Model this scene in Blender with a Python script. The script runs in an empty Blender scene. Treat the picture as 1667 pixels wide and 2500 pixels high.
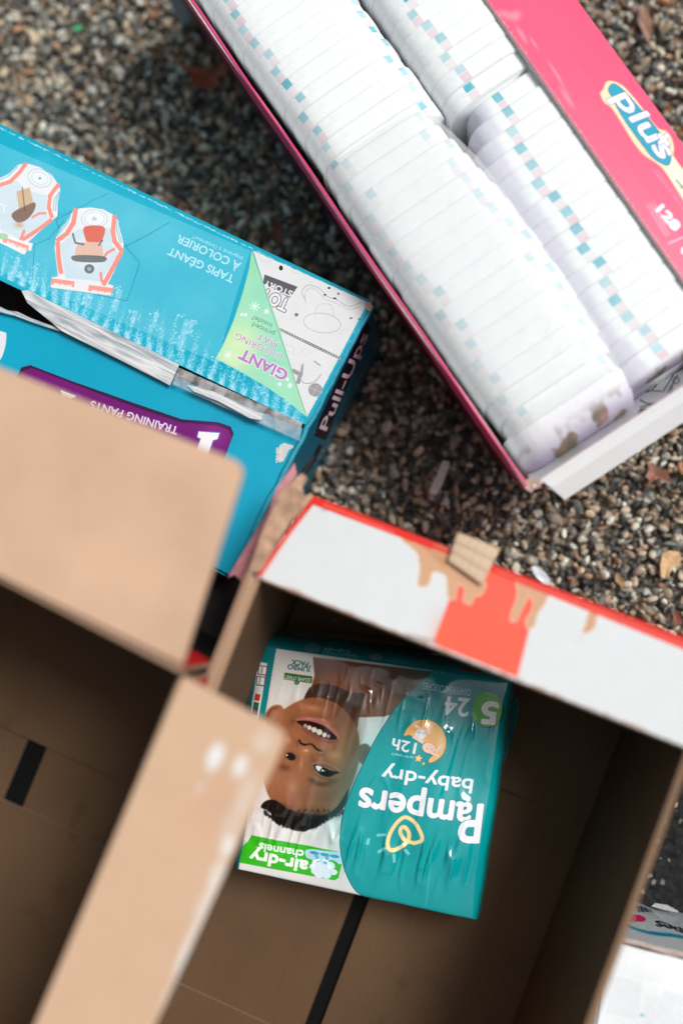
import bpy, bmesh, math, random
import numpy as np
from mathutils import Vector, Matrix, Quaternion

random.seed(7)
RNG = np.random.default_rng(7)
SC = bpy.context.scene
COL = SC.collection

# ------------------------------------------------------------------ camera
# hand-held, 1.25 m above the gravel, looking almost straight down
CAM_H = 1.25
FPX = 35.0 / 36.0 * 2500.0
NADIR = (1080.0, 1500.0)                      # where "straight down" falls on the frame
n_cam = Vector((NADIR[0] - 833.5, -(NADIR[1] - 1250.0), -FPX)).normalized()
Q = n_cam.rotation_difference(Vector((0, 0, -1)))
RM = Q.to_matrix()
cam_d = bpy.data.cameras.new("camera")
cam = bpy.data.objects.new("camera", cam_d)
COL.objects.link(cam)
cam.location = (0, 0, CAM_H)
cam.rotation_mode = 'QUATERNION'
cam.rotation_quaternion = Q
cam_d.lens = 35
cam_d.sensor_fit = 'VERTICAL'
cam_d.sensor_height = 36
cam_d.clip_start = 0.02
cam_d.clip_end = 200
cam_d.dof.use_dof = True
cam_d.dof.focus_distance = 1.115
cam_d.dof.aperture_fstop = 0.85
SC.camera = cam

# ------------------------------------------------------------------ light
SUN_EL, SUN_AZ = math.radians(57), math.radians(30)     # azimuth counter-clockwise from +X
world = bpy.data.worlds.new("World")
SC.world = world
world.use_nodes = True
wn = world.node_tree
bg = wn.nodes["Background"]
sky = wn.nodes.new("ShaderNodeTexSky")
sky.sky_type = 'NISHITA'
sky.sun_disc = False
sky.sun_elevation = SUN_EL
sky.sun_rotation = math.radians(90) - SUN_AZ
sky.air_density = 1.0
sky.dust_density = 4.0
hs = wn.nodes.new("ShaderNodeHueSaturation")             # thin overcast: the sky is nearly grey
hs.inputs["Saturation"].default_value = 0.30
wn.links.new(sky.outputs[0], hs.inputs["Color"])
wn.links.new(hs.outputs[0], bg.inputs[0])
bg.inputs[1].default_value = 0.055
sun_d = bpy.data.lights.new("sun", 'SUN')
sun_d.energy = 1.5
sun_d.angle = math.radians(20)
sun_d.color = (1.0, 0.975, 0.945)
sun = bpy.data.objects.new("sun", sun_d)
COL.objects.link(sun)
sdir = Vector((math.cos(SUN_EL) * math.cos(SUN_AZ), math.cos(SUN_EL) * math.sin(SUN_AZ), math.sin(SUN_EL)))
sun.rotation_mode = 'QUATERNION'
sun.rotation_quaternion = sdir.to_track_quat('Z', 'Y')
SC.view_settings.view_transform = 'Standard'
SC.view_settings.look = 'None'
SC.view_settings.exposure = 0.74
SC.view_settings.gamma = 1
SC.view_settings.use_curve_mapping = False

# ------------------------------------------------------------------ measuring helpers
def ray(px, py):
    return RM @ Vector(((px - 833.5) / FPX, -(py - 1250.0) / FPX, -1.0))

def P(px, py, z):
    """the point at height z that the photograph shows at (px, py)"""
    d = ray(px, py)
    t = (z - CAM_H) / d.z
    return Vector((d.x * t, d.y * t, z))

VIEWS = {'S': (0, 0, 1), 'C1': (0, 280, .5931), 'C2': (450, 0, .5102), 'C3': (1000, 0, .4254), 'C4': (1000, 700, .4254),
         'C5': (430, 1100, .3827), 'C6': (560, 1540, .4719), 'C7': (0, 1300, .5102), 'C8': (1067, 1600, .3827),
         'A': (0, 380, .20408), 'B': (500, 580, .2806), 'F': (560, 1700, .2551), 'T': (860, 1640, .26786),
         'K': (950, 1270, .3508), 'W': (1500, 2150, .14884), 'G': (1420, 150, .21256), 'V': (1350, 1050, .21683)}

def V(view, x, y):
    ox, oy, s = VIEWS[view]
    return (ox + x * s, oy + y * s)

def PV(view, x, y, z):
    return P(*V(view, x, y), z)

# ------------------------------------------------------------------ object helpers
def thing(name, label, cat, loc=(0, 0, 0), group=None):
    o = bpy.data.objects.new(name, None)
    COL.objects.link(o)
    o.location = loc
    o.empty_display_size = .03
    o['label'] = label
    o['category'] = cat
    if group: o['group'] = group
    return o

def tag(o, label=None, cat=None, group=None, kind=None):
    if label: o['label'] = label
    if cat: o['category'] = cat
    if group: o['group'] = group
    if kind: o['kind'] = kind
    return o

def root_of(p):
    off = Vector((0, 0, 0))
    while p is not None:
        off += p.location
        p = p.parent
    return off

def link(name, me, parent=None, mats=()):
    o = bpy.data.objects.new(name, me)
    COL.objects.link(o)
    for m in mats: me.materials.append(m)
    if parent is not None:
        me.transform(Matrix.Translation(-root_of(parent)))
        o.parent = parent
    return o

def mesh_from(name, verts, faces, mi=None, smooth=False, uvs=None):
    me = bpy.data.meshes.new(name)
    me.from_pydata([tuple(v) for v in verts], [], faces)
    if mi is not None:
        me.polygons.foreach_set('material_index', mi)
    if smooth:
        me.polygons.foreach_set('use_smooth', [True] * len(faces))
    if uvs is not None:
        l = me.uv_layers.new(name='UVMap')
        li = np.zeros(len(me.loops), dtype=np.int32)
        me.loops.foreach_get('vertex_index', li)
        l.data.foreach_set('uv', np.asarray(uvs, dtype=np.float32)[li].ravel())
    me.update()
    return me

def sheet(name, corners, t, mats, parent=None, nu=1, nv=1, disp=None, canvas=None, smooth=False, face=None):
    """a board: bilinear patch a b c d (front side towards (b-a)x(d-a)), thickness t behind it"""
    a, b, c, d = [Vector(p) for p in corners]
    n = (b - a).cross(d - a).normalized()
    if face is not None and n.dot(Vector(face)) < 0:        # turn the board so that its front looks along 'face'
        a, b, c, d = b, a, d, c
        n = -n
    fr, bk, uf = [], [], []
    for j in range(nv + 1):
        for i in range(nu + 1):
            s, r = i / nu, j / nv
            p = (a * (1 - s) + b * s) * (1 - r) + (d * (1 - s) + c * s) * r
            flat = p.copy()
            if disp: p = p + n * disp(s, r)
            fr.append(p); bk.append(p - n * t)
            uf.append(canvas.uv(flat) if canvas else (s * (b - a).length, r * (d - a).length))
    W = nu + 1
    N = len(fr)
    faces, mi = [], []
    for j in range(nv):
        for i in range(nu):
            k = j * W + i
            faces.append((k, k + 1, k + 1 + W, k + W)); mi.append(0)
            faces.append((N + k, N + k + W, N + k + 1 + W, N + k + 1)); mi.append(1)
    def rim(seq):
        for p, q in zip(seq[:-1], seq[1:]):
            faces.append((p, N + p, N + q, q)); mi.append(2)
    rim([i for i in range(W)])
    rim([nu + j * W for j in range(nv + 1)])
    rim([nv * W + i for i in range(nu, -1, -1)])
    rim([j * W for j in range(nv, -1, -1)])
    me = mesh_from(name, fr + bk, faces, mi, smooth, uf + uf)
    return link(name, me, parent, mats)

def board(name, pts, t, mats, parent=None, canvas=None):
    """a flat board of any outline, points run counter-clockwise seen from its front"""
    pts = [Vector(p) for p in pts]
    n = Vector((0, 0, 0))
    for i in range(len(pts)):
        n += pts[i - 1].cross(pts[i])
    n.normalize()
    N = len(pts)
    verts = pts + [p - n * t for p in pts]
    faces = [tuple(range(N)), tuple(N + i for i in range(N - 1, -1, -1))]
    mi = [0, 1]
    for i in range(N):
        j = (i + 1) % N
        faces.append((i, N + i, N + j, j)); mi.append(2)
    uv = [canvas.uv(p) if canvas else (p.x, p.y) for p in pts]
    me = mesh_from(name, verts, faces, mi, False, uv + uv)
    return link(name, me, parent, mats)

def ccw3(pts):
    n = Vector((0, 0, 0))
    for i in range(len(pts)): n += pts[i - 1].cross(pts[i])
    c = sum(((pts[i - 1] - pts[0]).cross(pts[i] - pts[0]) for i in range(len(pts))), Vector((0, 0, 0)))
    return pts if c.z > 0 else pts[::-1]
def chain(*segs):
    return [p for s in segs for p in s]

def ragged(pts, amp, k=6):
    return [(p[0] + random.uniform(-amp, amp), p[1] + random.uniform(-amp, amp)) for p in smooth_pts(pts, k)]

def smooth_pts(pts, k=8, closed=True):
    pts = [np.array(p, float) for p in pts]
    n = len(pts)
    out = []
    rng = range(n if closed else n - 1)
    for i in rng:
        if closed:
            p0, p1, p2, p3 = pts[i - 1], pts[i], pts[(i + 1) % n], pts[(i + 2) % n]
        else:
            p0, p1, p2, p3 = pts[max(i - 1, 0)], pts[i], pts[i + 1], pts[min(i + 2, n - 1)]
        for j in range(k):
            t = j / k
            out.append(.5 * ((2 * p1) + (-p0 + p2) * t + (2 * p0 - 5 * p1 + 4 * p2 - p3) * t * t + (-p0 + 3 * p1 - 3 * p2 + p3) * t ** 3))
    if not closed: out.append(pts[-1])
    return out

def jag(a, b, n, amp):
    """ragged tear line from a to b (3-D), ends excluded"""
    a, b = Vector(a), Vector(b)
    side = (b - a).cross(Vector((0, 0, 1))).normalized()
    out = []
    for i in range(1, n):
        t = (i + random.uniform(-.3, .3)) / n
        out.append(a.lerp(b, t) + side * random.uniform(-amp, amp))
    return out

# value noise on arrays
def vnoise(x, y, seed=0):
    xi, yi = np.floor(x).astype(np.int64), np.floor(y).astype(np.int64)
    fx, fy = x - xi, y - yi
    fx = fx * fx * (3 - 2 * fx); fy = fy * fy * (3 - 2 * fy)
    def h(a, b):
        v = (a * 374761393 + b * 668265263 + seed * 1274126177) & 0xffffffff
        v = ((v ^ (v >> 13)) * 1274126177) & 0xffffffff
        return ((v ^ (v >> 16)) & 0xffff) / 65535.0
    return (h(xi, yi) * (1 - fx) + h(xi + 1, yi) * fx) * (1 - fy) + (h(xi, yi + 1) * (1 - fx) + h(xi + 1, yi + 1) * fx) * fy

# ------------------------------------------------------------------ print canvases (flat print on packaging, drawn in code)
_glyphs = {}
def glyph_tris(s):
    if s in _glyphs: return _glyphs[s]
    cu = bpy.data.curves.new('t', 'FONT'); cu.body = s; cu.resolution_u = 4
    ob = bpy.data.objects.new('t', cu); COL.objects.link(ob)
    dg = bpy.context.evaluated_depsgraph_get()
    me = ob.evaluated_get(dg).to_mesh()
    me.calc_loop_triangles()
    co = np.zeros(len(me.vertices) * 3); me.vertices.foreach_get('co', co); co = co.reshape(-1, 3)[:, :2]
    tr = np.zeros(len(me.loop_triangles) * 3, dtype=np.int32); me.loop_triangles.foreach_get('vertices', tr)
    tr = tr.reshape(-1, 3)
    ob.evaluated_get(dg).to_mesh_clear()
    bpy.data.objects.remove(ob); bpy.data.curves.remove(cu)
    if len(co):
        co = co.copy(); co[:, 0] -= co[:, 0].min(); co[:, 0] /= max(co[:, 0].max(), 1e-6); co[:, 1] /= .70
    _glyphs[s] = (co, tr)
    return co, tr

class Canvas:
    def __init__(self, name, o, ex, ey, w, h, ppm, bgc):
        self.name, self.o, self.ex, self.ey, self.w, self.h, self.ppm = name, Vector(o), Vector(ex), Vector(ey), w, h, ppm
        self.n = self.ex.cross(self.ey)
        self.W, self.H = int(w * ppm), int(h * ppm)
        self.a = np.ones((self.H, self.W, 3), dtype=np.float32) * np.array(bgc, dtype=np.float32)
        self.view = 'S'
    def uv(self, p):
        d = Vector(p) - self.o
        return (d.dot(self.ex) / self.w, d.dot(self.ey) / self.h)
    def tx(self, pts):
        ox, oy, s = VIEWS[self.view]
        q = np.asarray(pts, float)
        px, py = ox + q[:, 0] * s, oy + q[:, 1] * s
        D = np.stack([(px - 833.5) / FPX, -(py - 1250) / FPX, -np.ones(len(px))], 1) @ np.array(RM).T
        n, o = np.array(self.n), np.array(self.o)
        c = np.array([0, 0, CAM_H])
        t = ((o - c) @ n) / (D @ n)
        X = c + D * t[:, None] - o
        return np.stack([X @ np.array(self.ex), X @ np.array(self.ey)], 1) * self.ppm
    def _mask(self, T):
        x0, y0 = np.floor(T.min(0)).astype(int); x1, y1 = np.ceil(T.max(0)).astype(int) + 1
        x0, y0, x1, y1 = max(x0, 0), max(y0, 0), min(x1, self.W), min(y1, self.H)
        if x1 <= x0 or y1 <= y0: return None
        m = np.zeros((y1 - y0, x1 - x0), bool)
        A, Bp = T, np.roll(T, -1, 0)
        xs = np.arange(x0, x1) + .5
        for r in range(y0, y1):
            y = r + .5
            k = (A[:, 1] > y) != (Bp[:, 1] > y)
            if not k.any(): continue
            cx = np.sort(A[k, 0] + (y - A[k, 1]) * (Bp[k, 0] - A[k, 0]) / (Bp[k, 1] - A[k, 1]))
            m[r - y0] = (np.searchsorted(cx, xs) % 2) == 1
        return (x0, y0, x1, y1), m
    def _put(self, box, m, col, alpha=1):
        x0, y0, x1, y1 = box
        s = self.a[y0:y1, x0:x1]
        w = (m.astype(np.float32) * alpha)[..., None]
        s[:] = s * (1 - w) + np.array(col, dtype=np.float32) * w
    def poly(self, pts, col, alpha=1, smooth=0):
        if smooth: pts = smooth_pts(pts, smooth)
        r = self._mask(self.tx(pts))
        if r: self._put(r[0], r[1], col, alpha)
    def ell(self, cx, cy, rx, ry, col, alpha=1, rot=0, ring=0):
        c, s = math.cos(math.radians(rot)), math.sin(math.radians(rot))
        a = np.linspace(0, 2 * math.pi, 40, endpoint=False)
        X, Y = np.cos(a) * rx, np.sin(a) * ry
        pts = np.stack([cx + X * c - Y * s, cy + X * s + Y * c], 1)
        if ring: self.line(list(pts) + [pts[0]], ring, col, alpha)
        else: self.poly(pts, col, alpha)
    def line(self, pts, w, col, alpha=1, smooth=0, closed=False):
        if smooth: pts = smooth_pts(pts, smooth, closed)
        pts = [np.array(p, float) for p in pts]
        if closed: pts.append(pts[0])
        for p, q in zip(pts[:-1], pts[1:]):
            d = q - p; L = np.hypot(*d)
            if L < 1e-6: continue
            d /= L; nn = np.array([-d[1], d[0]]) * w / 2; e = d * w * .35
            self.poly([p - e + nn, q + e + nn, q + e - nn, p - e - nn], col, alpha)
    def blob(self, cx, cy, rx, ry, col, alpha, rot=0, p=2):
        T = self.tx([(cx, cy), (cx + 1, cy), (cx, cy + 1)])
        M = np.stack([T[1] - T[0], T[2] - T[0]], 1)
        c, s = math.cos(math.radians(rot)), math.sin(math.radians(rot))
        Mi = np.diag([1 / rx, 1 / ry]) @ np.array([[c, s], [-s, c]]) @ np.linalg.inv(M)
        R = np.hypot(*(M @ np.array([max(rx, ry)] * 2))) * 1.8
        x0, y0, x1, y1 = int(T[0, 0] - R), int(T[0, 1] - R), int(T[0, 0] + R), int(T[0, 1] + R)
        x0, y0, x1, y1 = max(x0, 0), max(y0, 0), min(x1, self.W), min(y1, self.H)
        if x1 <= x0 or y1 <= y0: return
        xx, yy = np.meshgrid(np.arange(x0, x1) + .5 - T[0, 0], np.arange(y0, y1) + .5 - T[0, 1])
        u = Mi[0, 0] * xx + Mi[0, 1] * yy; v = Mi[1, 0] * xx + Mi[1, 1] * yy
        self._put((x0, y0, x1, y1), np.exp(-((u * u + v * v) ** (p / 2)) * 1.2), col, alpha)
    def text(self, s, A, B, h, col, alpha=1, up=None, bold=0, outline=0, ocol=None, slant=0):
        co, tr = glyph_tris(s)
        if not len(co): return
        A, B = np.array(A, float), np.array(B, float)
        d = B - A
        if up is None:
            u = np.array([d[1], -d[0]]) / np.hypot(*d)
        else:
            u = np.array(up, float); u /= np.hypot(*u)
        pts = A + (co[:, :1] + slant * co[:, 1:] * h / np.hypot(*d)) * d + co[:, 1:] * h * u
        T = self.tx(pts)
        pad = int(math.ceil(bold + outline)) + 2
        x0, y0 = np.floor(T.min(0)).astype(int) - pad; x1, y1 = np.ceil(T.max(0)).astype(int) + pad
        m = np.zeros((y1 - y0, x1 - x0), bool)
        for a, b, c in tr:
            t3 = T[[a, b, c]] - (x0, y0)
            lx, ly = np.floor(t3.min(0)).astype(int); hx, hy = np.ceil(t3.max(0)).astype(int) + 1
            xx, yy = np.meshgrid(np.arange(lx, hx) + .5, np.arange(ly, hy) + .5)
            (ax, ay), (bx, by), (qx, qy) = t3
            e1 = (bx - ax) * (yy - ay) - (by - ay) * (xx - ax)
            e2 = (qx - bx) * (yy - by) - (qy - by) * (xx - bx)
            e3 = (ax - qx) * (yy - qy) - (ay - qy) * (xx - qx)
            m[ly:hy, lx:hx] |= ((e1 >= 0) & (e2 >= 0) & (e3 >= 0)) | ((e1 <= 0) & (e2 <= 0) & (e3 <= 0))
        def grow(m, r):
            o = m.copy(); ri = int(math.ceil(r))
            for dy in range(-ri, ri + 1):
                for dx in range(-ri, ri + 1):
                    if (dx or dy) and dx * dx + dy * dy <= r * r + .3:
                        o |= np.roll(np.roll(m, dy, 0), dx, 1)
            return o
        if bold: m = grow(m, bold)
        cx0, cy0, cx1, cy1 = max(x0, 0), max(y0, 0), min(x1, self.W), min(y1, self.H)
        if cx1 <= cx0 or cy1 <= cy0: return
        sl = (slice(cy0 - y0, cy1 - y0), slice(cx0 - x0, cx1 - x0))
        if outline: self._put((cx0, cy0, cx1, cy1), grow(m, outline)[sl], ocol, alpha)
        self._put((cx0, cy0, cx1, cy1), m[sl], col, alpha)
    def small_print(self, A, B, h, lines, gap, col, alpha=.6, seed=0):
        """rows of print too small to read: little irregular dashes"""
        rr = random.Random(seed)
        A, B, g = np.array(A, float), np.array(B, float), np.array(gap, float)
        for k in range(lines):
            t = 0
            e = 1 if k < lines - 1 else rr.uniform(.5, .9)
            while t < e:
                w = rr.uniform(.02, .07)
                p, q = A + (B - A) * t + g * k, A + (B - A) * min(t + w, 1) + g * k
                self.line([p, q], h * rr.uniform(.5, .8), col, alpha * rr.uniform(.6, 1))
                t += w + rr.uniform(.012, .022)
    def specks(self, pts, r, col, alpha):
        T = self.tx(pts)
        for (x, y), rr, al in zip(T, r, alpha):
            x0, y0, x1, y1 = max(int(x - rr), 0), max(int(y - rr), 0), min(int(x + rr) + 1, self.W), min(int(y + rr) + 1, self.H)
            if x1 > x0 and y1 > y0:
                s = self.a[y0:y1, x0:x1]
                s[:] = s * (1 - al) + np.array(col, dtype=np.float32) * al
    def grain(self, amp, seed=0):
        yy, xx = np.mgrid[0:self.H, 0:self.W]
        n = (vnoise(xx / 9., yy / 9., seed) + vnoise(xx / 60., yy / 60., seed + 1) * 1.4 + RNG.random((self.H, self.W)) * .8) / 1.6 - 1
        self.a = np.clip(self.a + (n * amp)[..., None].astype(np.float32), 0, 1)
    def image(self):
        img = bpy.data.images.new(self.name, self.W, self.H, alpha=False, float_buffer=False)
        buf = np.ones((self.H, self.W, 4), dtype=np.float32)
        buf[..., :3] = np.clip(self.a, 0, 1)
        img.pixels.foreach_set(buf.ravel())
        img.update()
        img.pack()
        return img

# ------------------------------------------------------------------ materials
def mat_new(name):
    m = bpy.data.materials.new(name)
    m.use_nodes = True
    return m, m.node_tree.nodes, m.node_tree.links, m.node_tree.nodes["Principled BSDF"]

def add_noise_bump(N, L, b, scale, strength, dist=.001, coord=None, detail=4):
    tc = N.new("ShaderNodeTexCoord")
    no = N.new("ShaderNodeTexNoise"); no.inputs["Scale"].default_value = scale; no.inputs["Detail"].default_value = detail
    bu = N.new("ShaderNodeBump"); bu.inputs["Strength"].default_value = strength; bu.inputs["Distance"].default_value = dist
    L.new(tc.outputs["Object"], no.inputs["Vector"]); L.new(no.outputs[0], bu.inputs["Height"]); L.new(bu.outputs[0], b.inputs["Normal"])
    return no

def plain(name, col, rough=.6, spec=.4, var=.12, scale=40, bump=.15, trans=0, coat=0):
    m, N, L, b = mat_new(name)
    b.inputs["Roughness"].default_value = rough
    b.inputs["Specular IOR Level"].default_value = spec
    b.inputs["Coat Weight"].default_value = coat
    no = add_noise_bump(N, L, b, scale, bump)
    mx = N.new("ShaderNodeMix"); mx.data_type = 'RGBA'
    mx.inputs["A"].default_value = (*[c * (1 - var) for c in col], 1)
    mx.inputs["B"].default_value = (*[min(c * (1 + var), 1) for c in col], 1)
    L.new(no.outputs[0], mx.inputs["Factor"]); L.new(mx.outputs["Result"], b.inputs["Base Color"])
    return m

def printed(name, canvas, rough=.4, spec=.4, bump=.06, scale=60, coat=0, mul=1.0):
    m, N, L, b = mat_new(name)
    t = N.new("ShaderNodeTexImage"); t.image = canvas.image(); t.extension = 'EXTEND'
    g = N.new("ShaderNodeMix"); g.data_type = 'RGBA'; g.blend_type = 'MULTIPLY'; g.inputs["Factor"].default_value = 1
    g.inputs["B"].default_value = (mul, mul, mul, 1)
    L.new(t.outputs[0], g.inputs["A"]); L.new(g.outputs["Result"], b.inputs["Base Color"])
    b.inputs["Roughness"].default_value = rough
    b.inputs["Specular IOR Level"].default_value = spec
    b.inputs["Coat Weight"].default_value = coat
    b.inputs["Coat Roughness"].default_value = .08
    add_noise_bump(N, L, b, scale, bump)
    return m

def cardboard(name, col, flute=0.0, stain=False):
    m, N, L, b = mat_new(name)
    tc = N.new("ShaderNodeTexCoord")
    n1 = N.new("ShaderNodeTexNoise"); n1.inputs["Scale"].default_value = 9; n1.inputs["Detail"].default_value = 5
    n2 = N.new("ShaderNodeTexNoise"); n2.inputs["Scale"].default_value = 700; n2.inputs["Detail"].default_value = 3
    L.new(tc.outputs["Object"], n1.inputs["Vector"]); L.new(tc.outputs["Object"], n2.inputs["Vector"])
    r1 = N.new("ShaderNodeValToRGB")
    r1.color_ramp.elements[0].position = .3; r1.color_ramp.elements[0].color = (*[c * .86 for c in col], 1)
    r1.color_ramp.elements[1].position = .7; r1.color_ramp.elements[1].color = (*[min(c * 1.08, 1) for c in col], 1)
    L.new(n1.outputs[0], r1.inputs[0])
    mx = N.new("ShaderNodeMix"); mx.data_type = 'RGBA'; mx.blend_type = 'MULTIPLY'
    r2 = N.new("ShaderNodeMapRange"); r2.inputs["To Min"].default_value = .82; r2.inputs["To Max"].default_value = 1.14
    L.new(n2.outputs[0], r2.inputs[0])
    mx.inputs["Factor"].default_value = 1
    L.new(r1.outputs[0], mx.inputs["A"]); L.new(r2.outputs[0], mx.inputs["B"])
    out = mx.outputs["Result"]
    rot = N.new("ShaderNodeMapping"); rot.inputs["Rotation"].default_value = (0, 0, .38)
    wv = N.new("ShaderNodeTexWave"); wv.inputs["Scale"].default_value = 38; wv.inputs["Distortion"].default_value = .6; wv.inputs["Detail"].default_value = 1
    L.new(tc.outputs["Object"], rot.inputs[0]); L.new(rot.outputs[0], wv.inputs["Vector"])
    wr = N.new("ShaderNodeMapRange"); wr.inputs["To Min"].default_value = .955; wr.inputs["To Max"].default_value = 1.02
    L.new(wv.outputs["Fac"], wr.inputs[0])
    mw_ = N.new("ShaderNodeMix"); mw_.data_type = 'RGBA'; mw_.blend_type = 'MULTIPLY'; mw_.inputs["Factor"].default_value = 1
    L.new(out, mw_.inputs["A"]); L.new(wr.outputs[0], mw_.inputs["B"]); out = mw_.outputs["Result"]
    if stain:
        vo = N.new("ShaderNodeTexNoise"); vo.inputs["Scale"].default_value = 26; vo.inputs["Detail"].default_value = 1
        L.new(tc.outputs["Object"], vo.inputs["Vector"])
        rr = N.new("ShaderNodeMapRange"); rr.inputs["From Min"].default_value = .70; rr.inputs["From Max"].default_value = .74
        rr.inputs["To Min"].default_value = 1; rr.inputs["To Max"].default_value = .86
        L.new(vo.outputs[0], rr.inputs[0])
        m2 = N.new("ShaderNodeMix"); m2.data_type = 'RGBA'; m2.blend_type = 'MULTIPLY'; m2.inputs["Factor"].default_value = 1
        L.new(out, m2.inputs["A"]); L.new(rr.outputs[0], m2.inputs["B"]); out = m2.outputs["Result"]
    L.new(out, b.inputs["Base Color"])
    b.inputs["Roughness"].default_value = .78
    b.inputs["Specular IOR Level"].default_value = .25
    bu = N.new("ShaderNodeBump"); bu.inputs["Strength"].default_value = .12; bu.inputs["Distance"].default_value = .0006
    L.new(n2.outputs[0], bu.inputs["Height"]); L.new(bu.outputs[0], b.inputs["Normal"])
    return m

KRAFT = (.45, .285, .18)
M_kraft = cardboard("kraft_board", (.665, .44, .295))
M_kraft_shade = cardboard("kraft_board_shaded", (.135, .077, .040), stain=True)  # same board, with the shade inside the cartons put into its colour
def edge_mat():
    m, N, L, b = mat_new("corrugated_edge")
    tc = N.new("ShaderNodeTexCoord")
    w = N.new("ShaderNodeTexWave"); w.inputs["Scale"].default_value = 160; w.inputs["Distortion"].default_value = 3
    w.bands_direction = 'DIAGONAL'
    L.new(tc.outputs["Object"], w.inputs["Vector"])
    r = N.new("ShaderNodeValToRGB")
    r.color_ramp.elements[0].color = (.30, .19, .12, 1); r.color_ramp.elements[1].color = (.42, .27, .175, 1)
    L.new(w.outputs["Fac"], r.inputs[0]); L.new(r.outputs[0], b.inputs["Base Color"])
    b.inputs["Roughness"].default_value = .85
    return m
M_edge = edge_mat()
M_white_board = plain("white_lined_board", (.78, .79, .79), .55, var=.03)
M_pink = plain("pink_coated_board", (.80, .10, .24), .4, var=.08)
M_pink_torn = plain("torn_pink_edge", (.72, .50, .50), .8, var=.3, scale=300)
M_blue = plain("blue_coated_board", (.0, .34, .46), .35, var=.08)
M_black_void = plain("dark_inside_board", (.09, .07, .06), .8)

# ------------------------------------------------------------------ ground
def ground_material():
    m, N, L, b = mat_new("gravel_bed")
    tc = N.new("ShaderNodeTexCoord")
    v = N.new("ShaderNodeTexVoronoi"); v.inputs["Scale"].default_value = 95
    L.new(tc.outputs["Object"], v.inputs["Vector"])
    r = N.new("ShaderNodeValToRGB")
    r.color_ramp.elements[0].color = (.10, .085, .07, 1); r.color_ramp.elements[1].color = (.40, .34, .27, 1)
    sp = N.new("ShaderNodeSeparateColor"); L.new(v.outputs["Color"], sp.inputs[0]); L.new(sp.outputs[0], r.inputs[0])
    L.new(r.outputs[0], b.inputs["Base Color"])
    bu = N.new("ShaderNodeBump"); bu.inputs["Distance"].default_value = .006; bu.invert = True
    L.new(v.outputs["Distance"], bu.inputs["Height"]); L.new(bu.outputs[0], b.inputs["Normal"])
    b.inputs["Roughness"].default_value = .9
    return m

def flat_patch(name, pts, z, mat, kind='structure'):
    me = mesh_from(name, [(x, y, z) for x, y in pts], [tuple(range(len(pts)))])
    return tag(link(name, me, None, [mat]), kind=kind)

flat_patch('ground', [(-30, -30), (30, -30), (30, 30), (-30, 30)], -.012, ground_material())

# asphalt under the lower right
def asphalt_material():
    m, N, L, b = mat_new("wet_asphalt")
    tc = N.new("ShaderNodeTexCoord")
    v = N.new("ShaderNodeTexVoronoi"); v.inputs["Scale"].default_value = 210
    L.new(tc.outputs["Object"], v.inputs["Vector"])
    sp = N.new("ShaderNodeSeparateColor"); L.new(v.outputs["Color"], sp.inputs[0])
    r = N.new("ShaderNodeValToRGB"); r.color_ramp.elements[0].color = (.007, .007, .007, 1)
    r.color_ramp.elements[1].color = (.02, .02, .02, 1); r.color_ramp.elements[0].position = .5
    e = r.color_ramp.elements.new(.97); e.color = (.018, .018, .018, 1)
    r.color_ramp.elements[-1].position = 1.0; r.color_ramp.elements[-1].color = (.32, .3, .27, 1)
    L.new(sp.outputs[0], r.inputs[0]); L.new(r.outputs[0], b.inputs["Base Color"])
    b.inputs["Roughness"].default_value = .75; b.inputs["Specular IOR Level"].default_value = .25
    return m
M_asph = asphalt_material()
def asphalt():
    x0, x1, y0, y1, n = .16, .75, -.85, -.10, 220
    xs, ys = np.linspace(x0, x1, n), np.linspace(y0, y1, n)
    X, Y = np.meshgrid(xs, ys)
    Z = vnoise(X * 160, Y * 160, 3) * .004 + vnoise(X * 330, Y * 330, 5) * .003 + vnoise(X * 40, Y * 40, 9) * .003 - .006
    Z[0] = Z[-1] = -.02; Z[:, 0] = Z[:, -1] = -.02
    verts = np.stack([X.ravel(), Y.ravel(), Z.ravel()], 1)
    i = np.arange(n - 1)[None] + np.arange(n - 1)[:, None] * n
    i = i.ravel()
    faces = np.stack([i, i + 1, i + 1 + n, i + n], 1)
    me = mesh_from('asphalt', verts.tolist(), faces.tolist(), smooth=True)
    tag(link('asphalt', me, None, [M_asph]), kind='structure')
asphalt()

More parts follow.
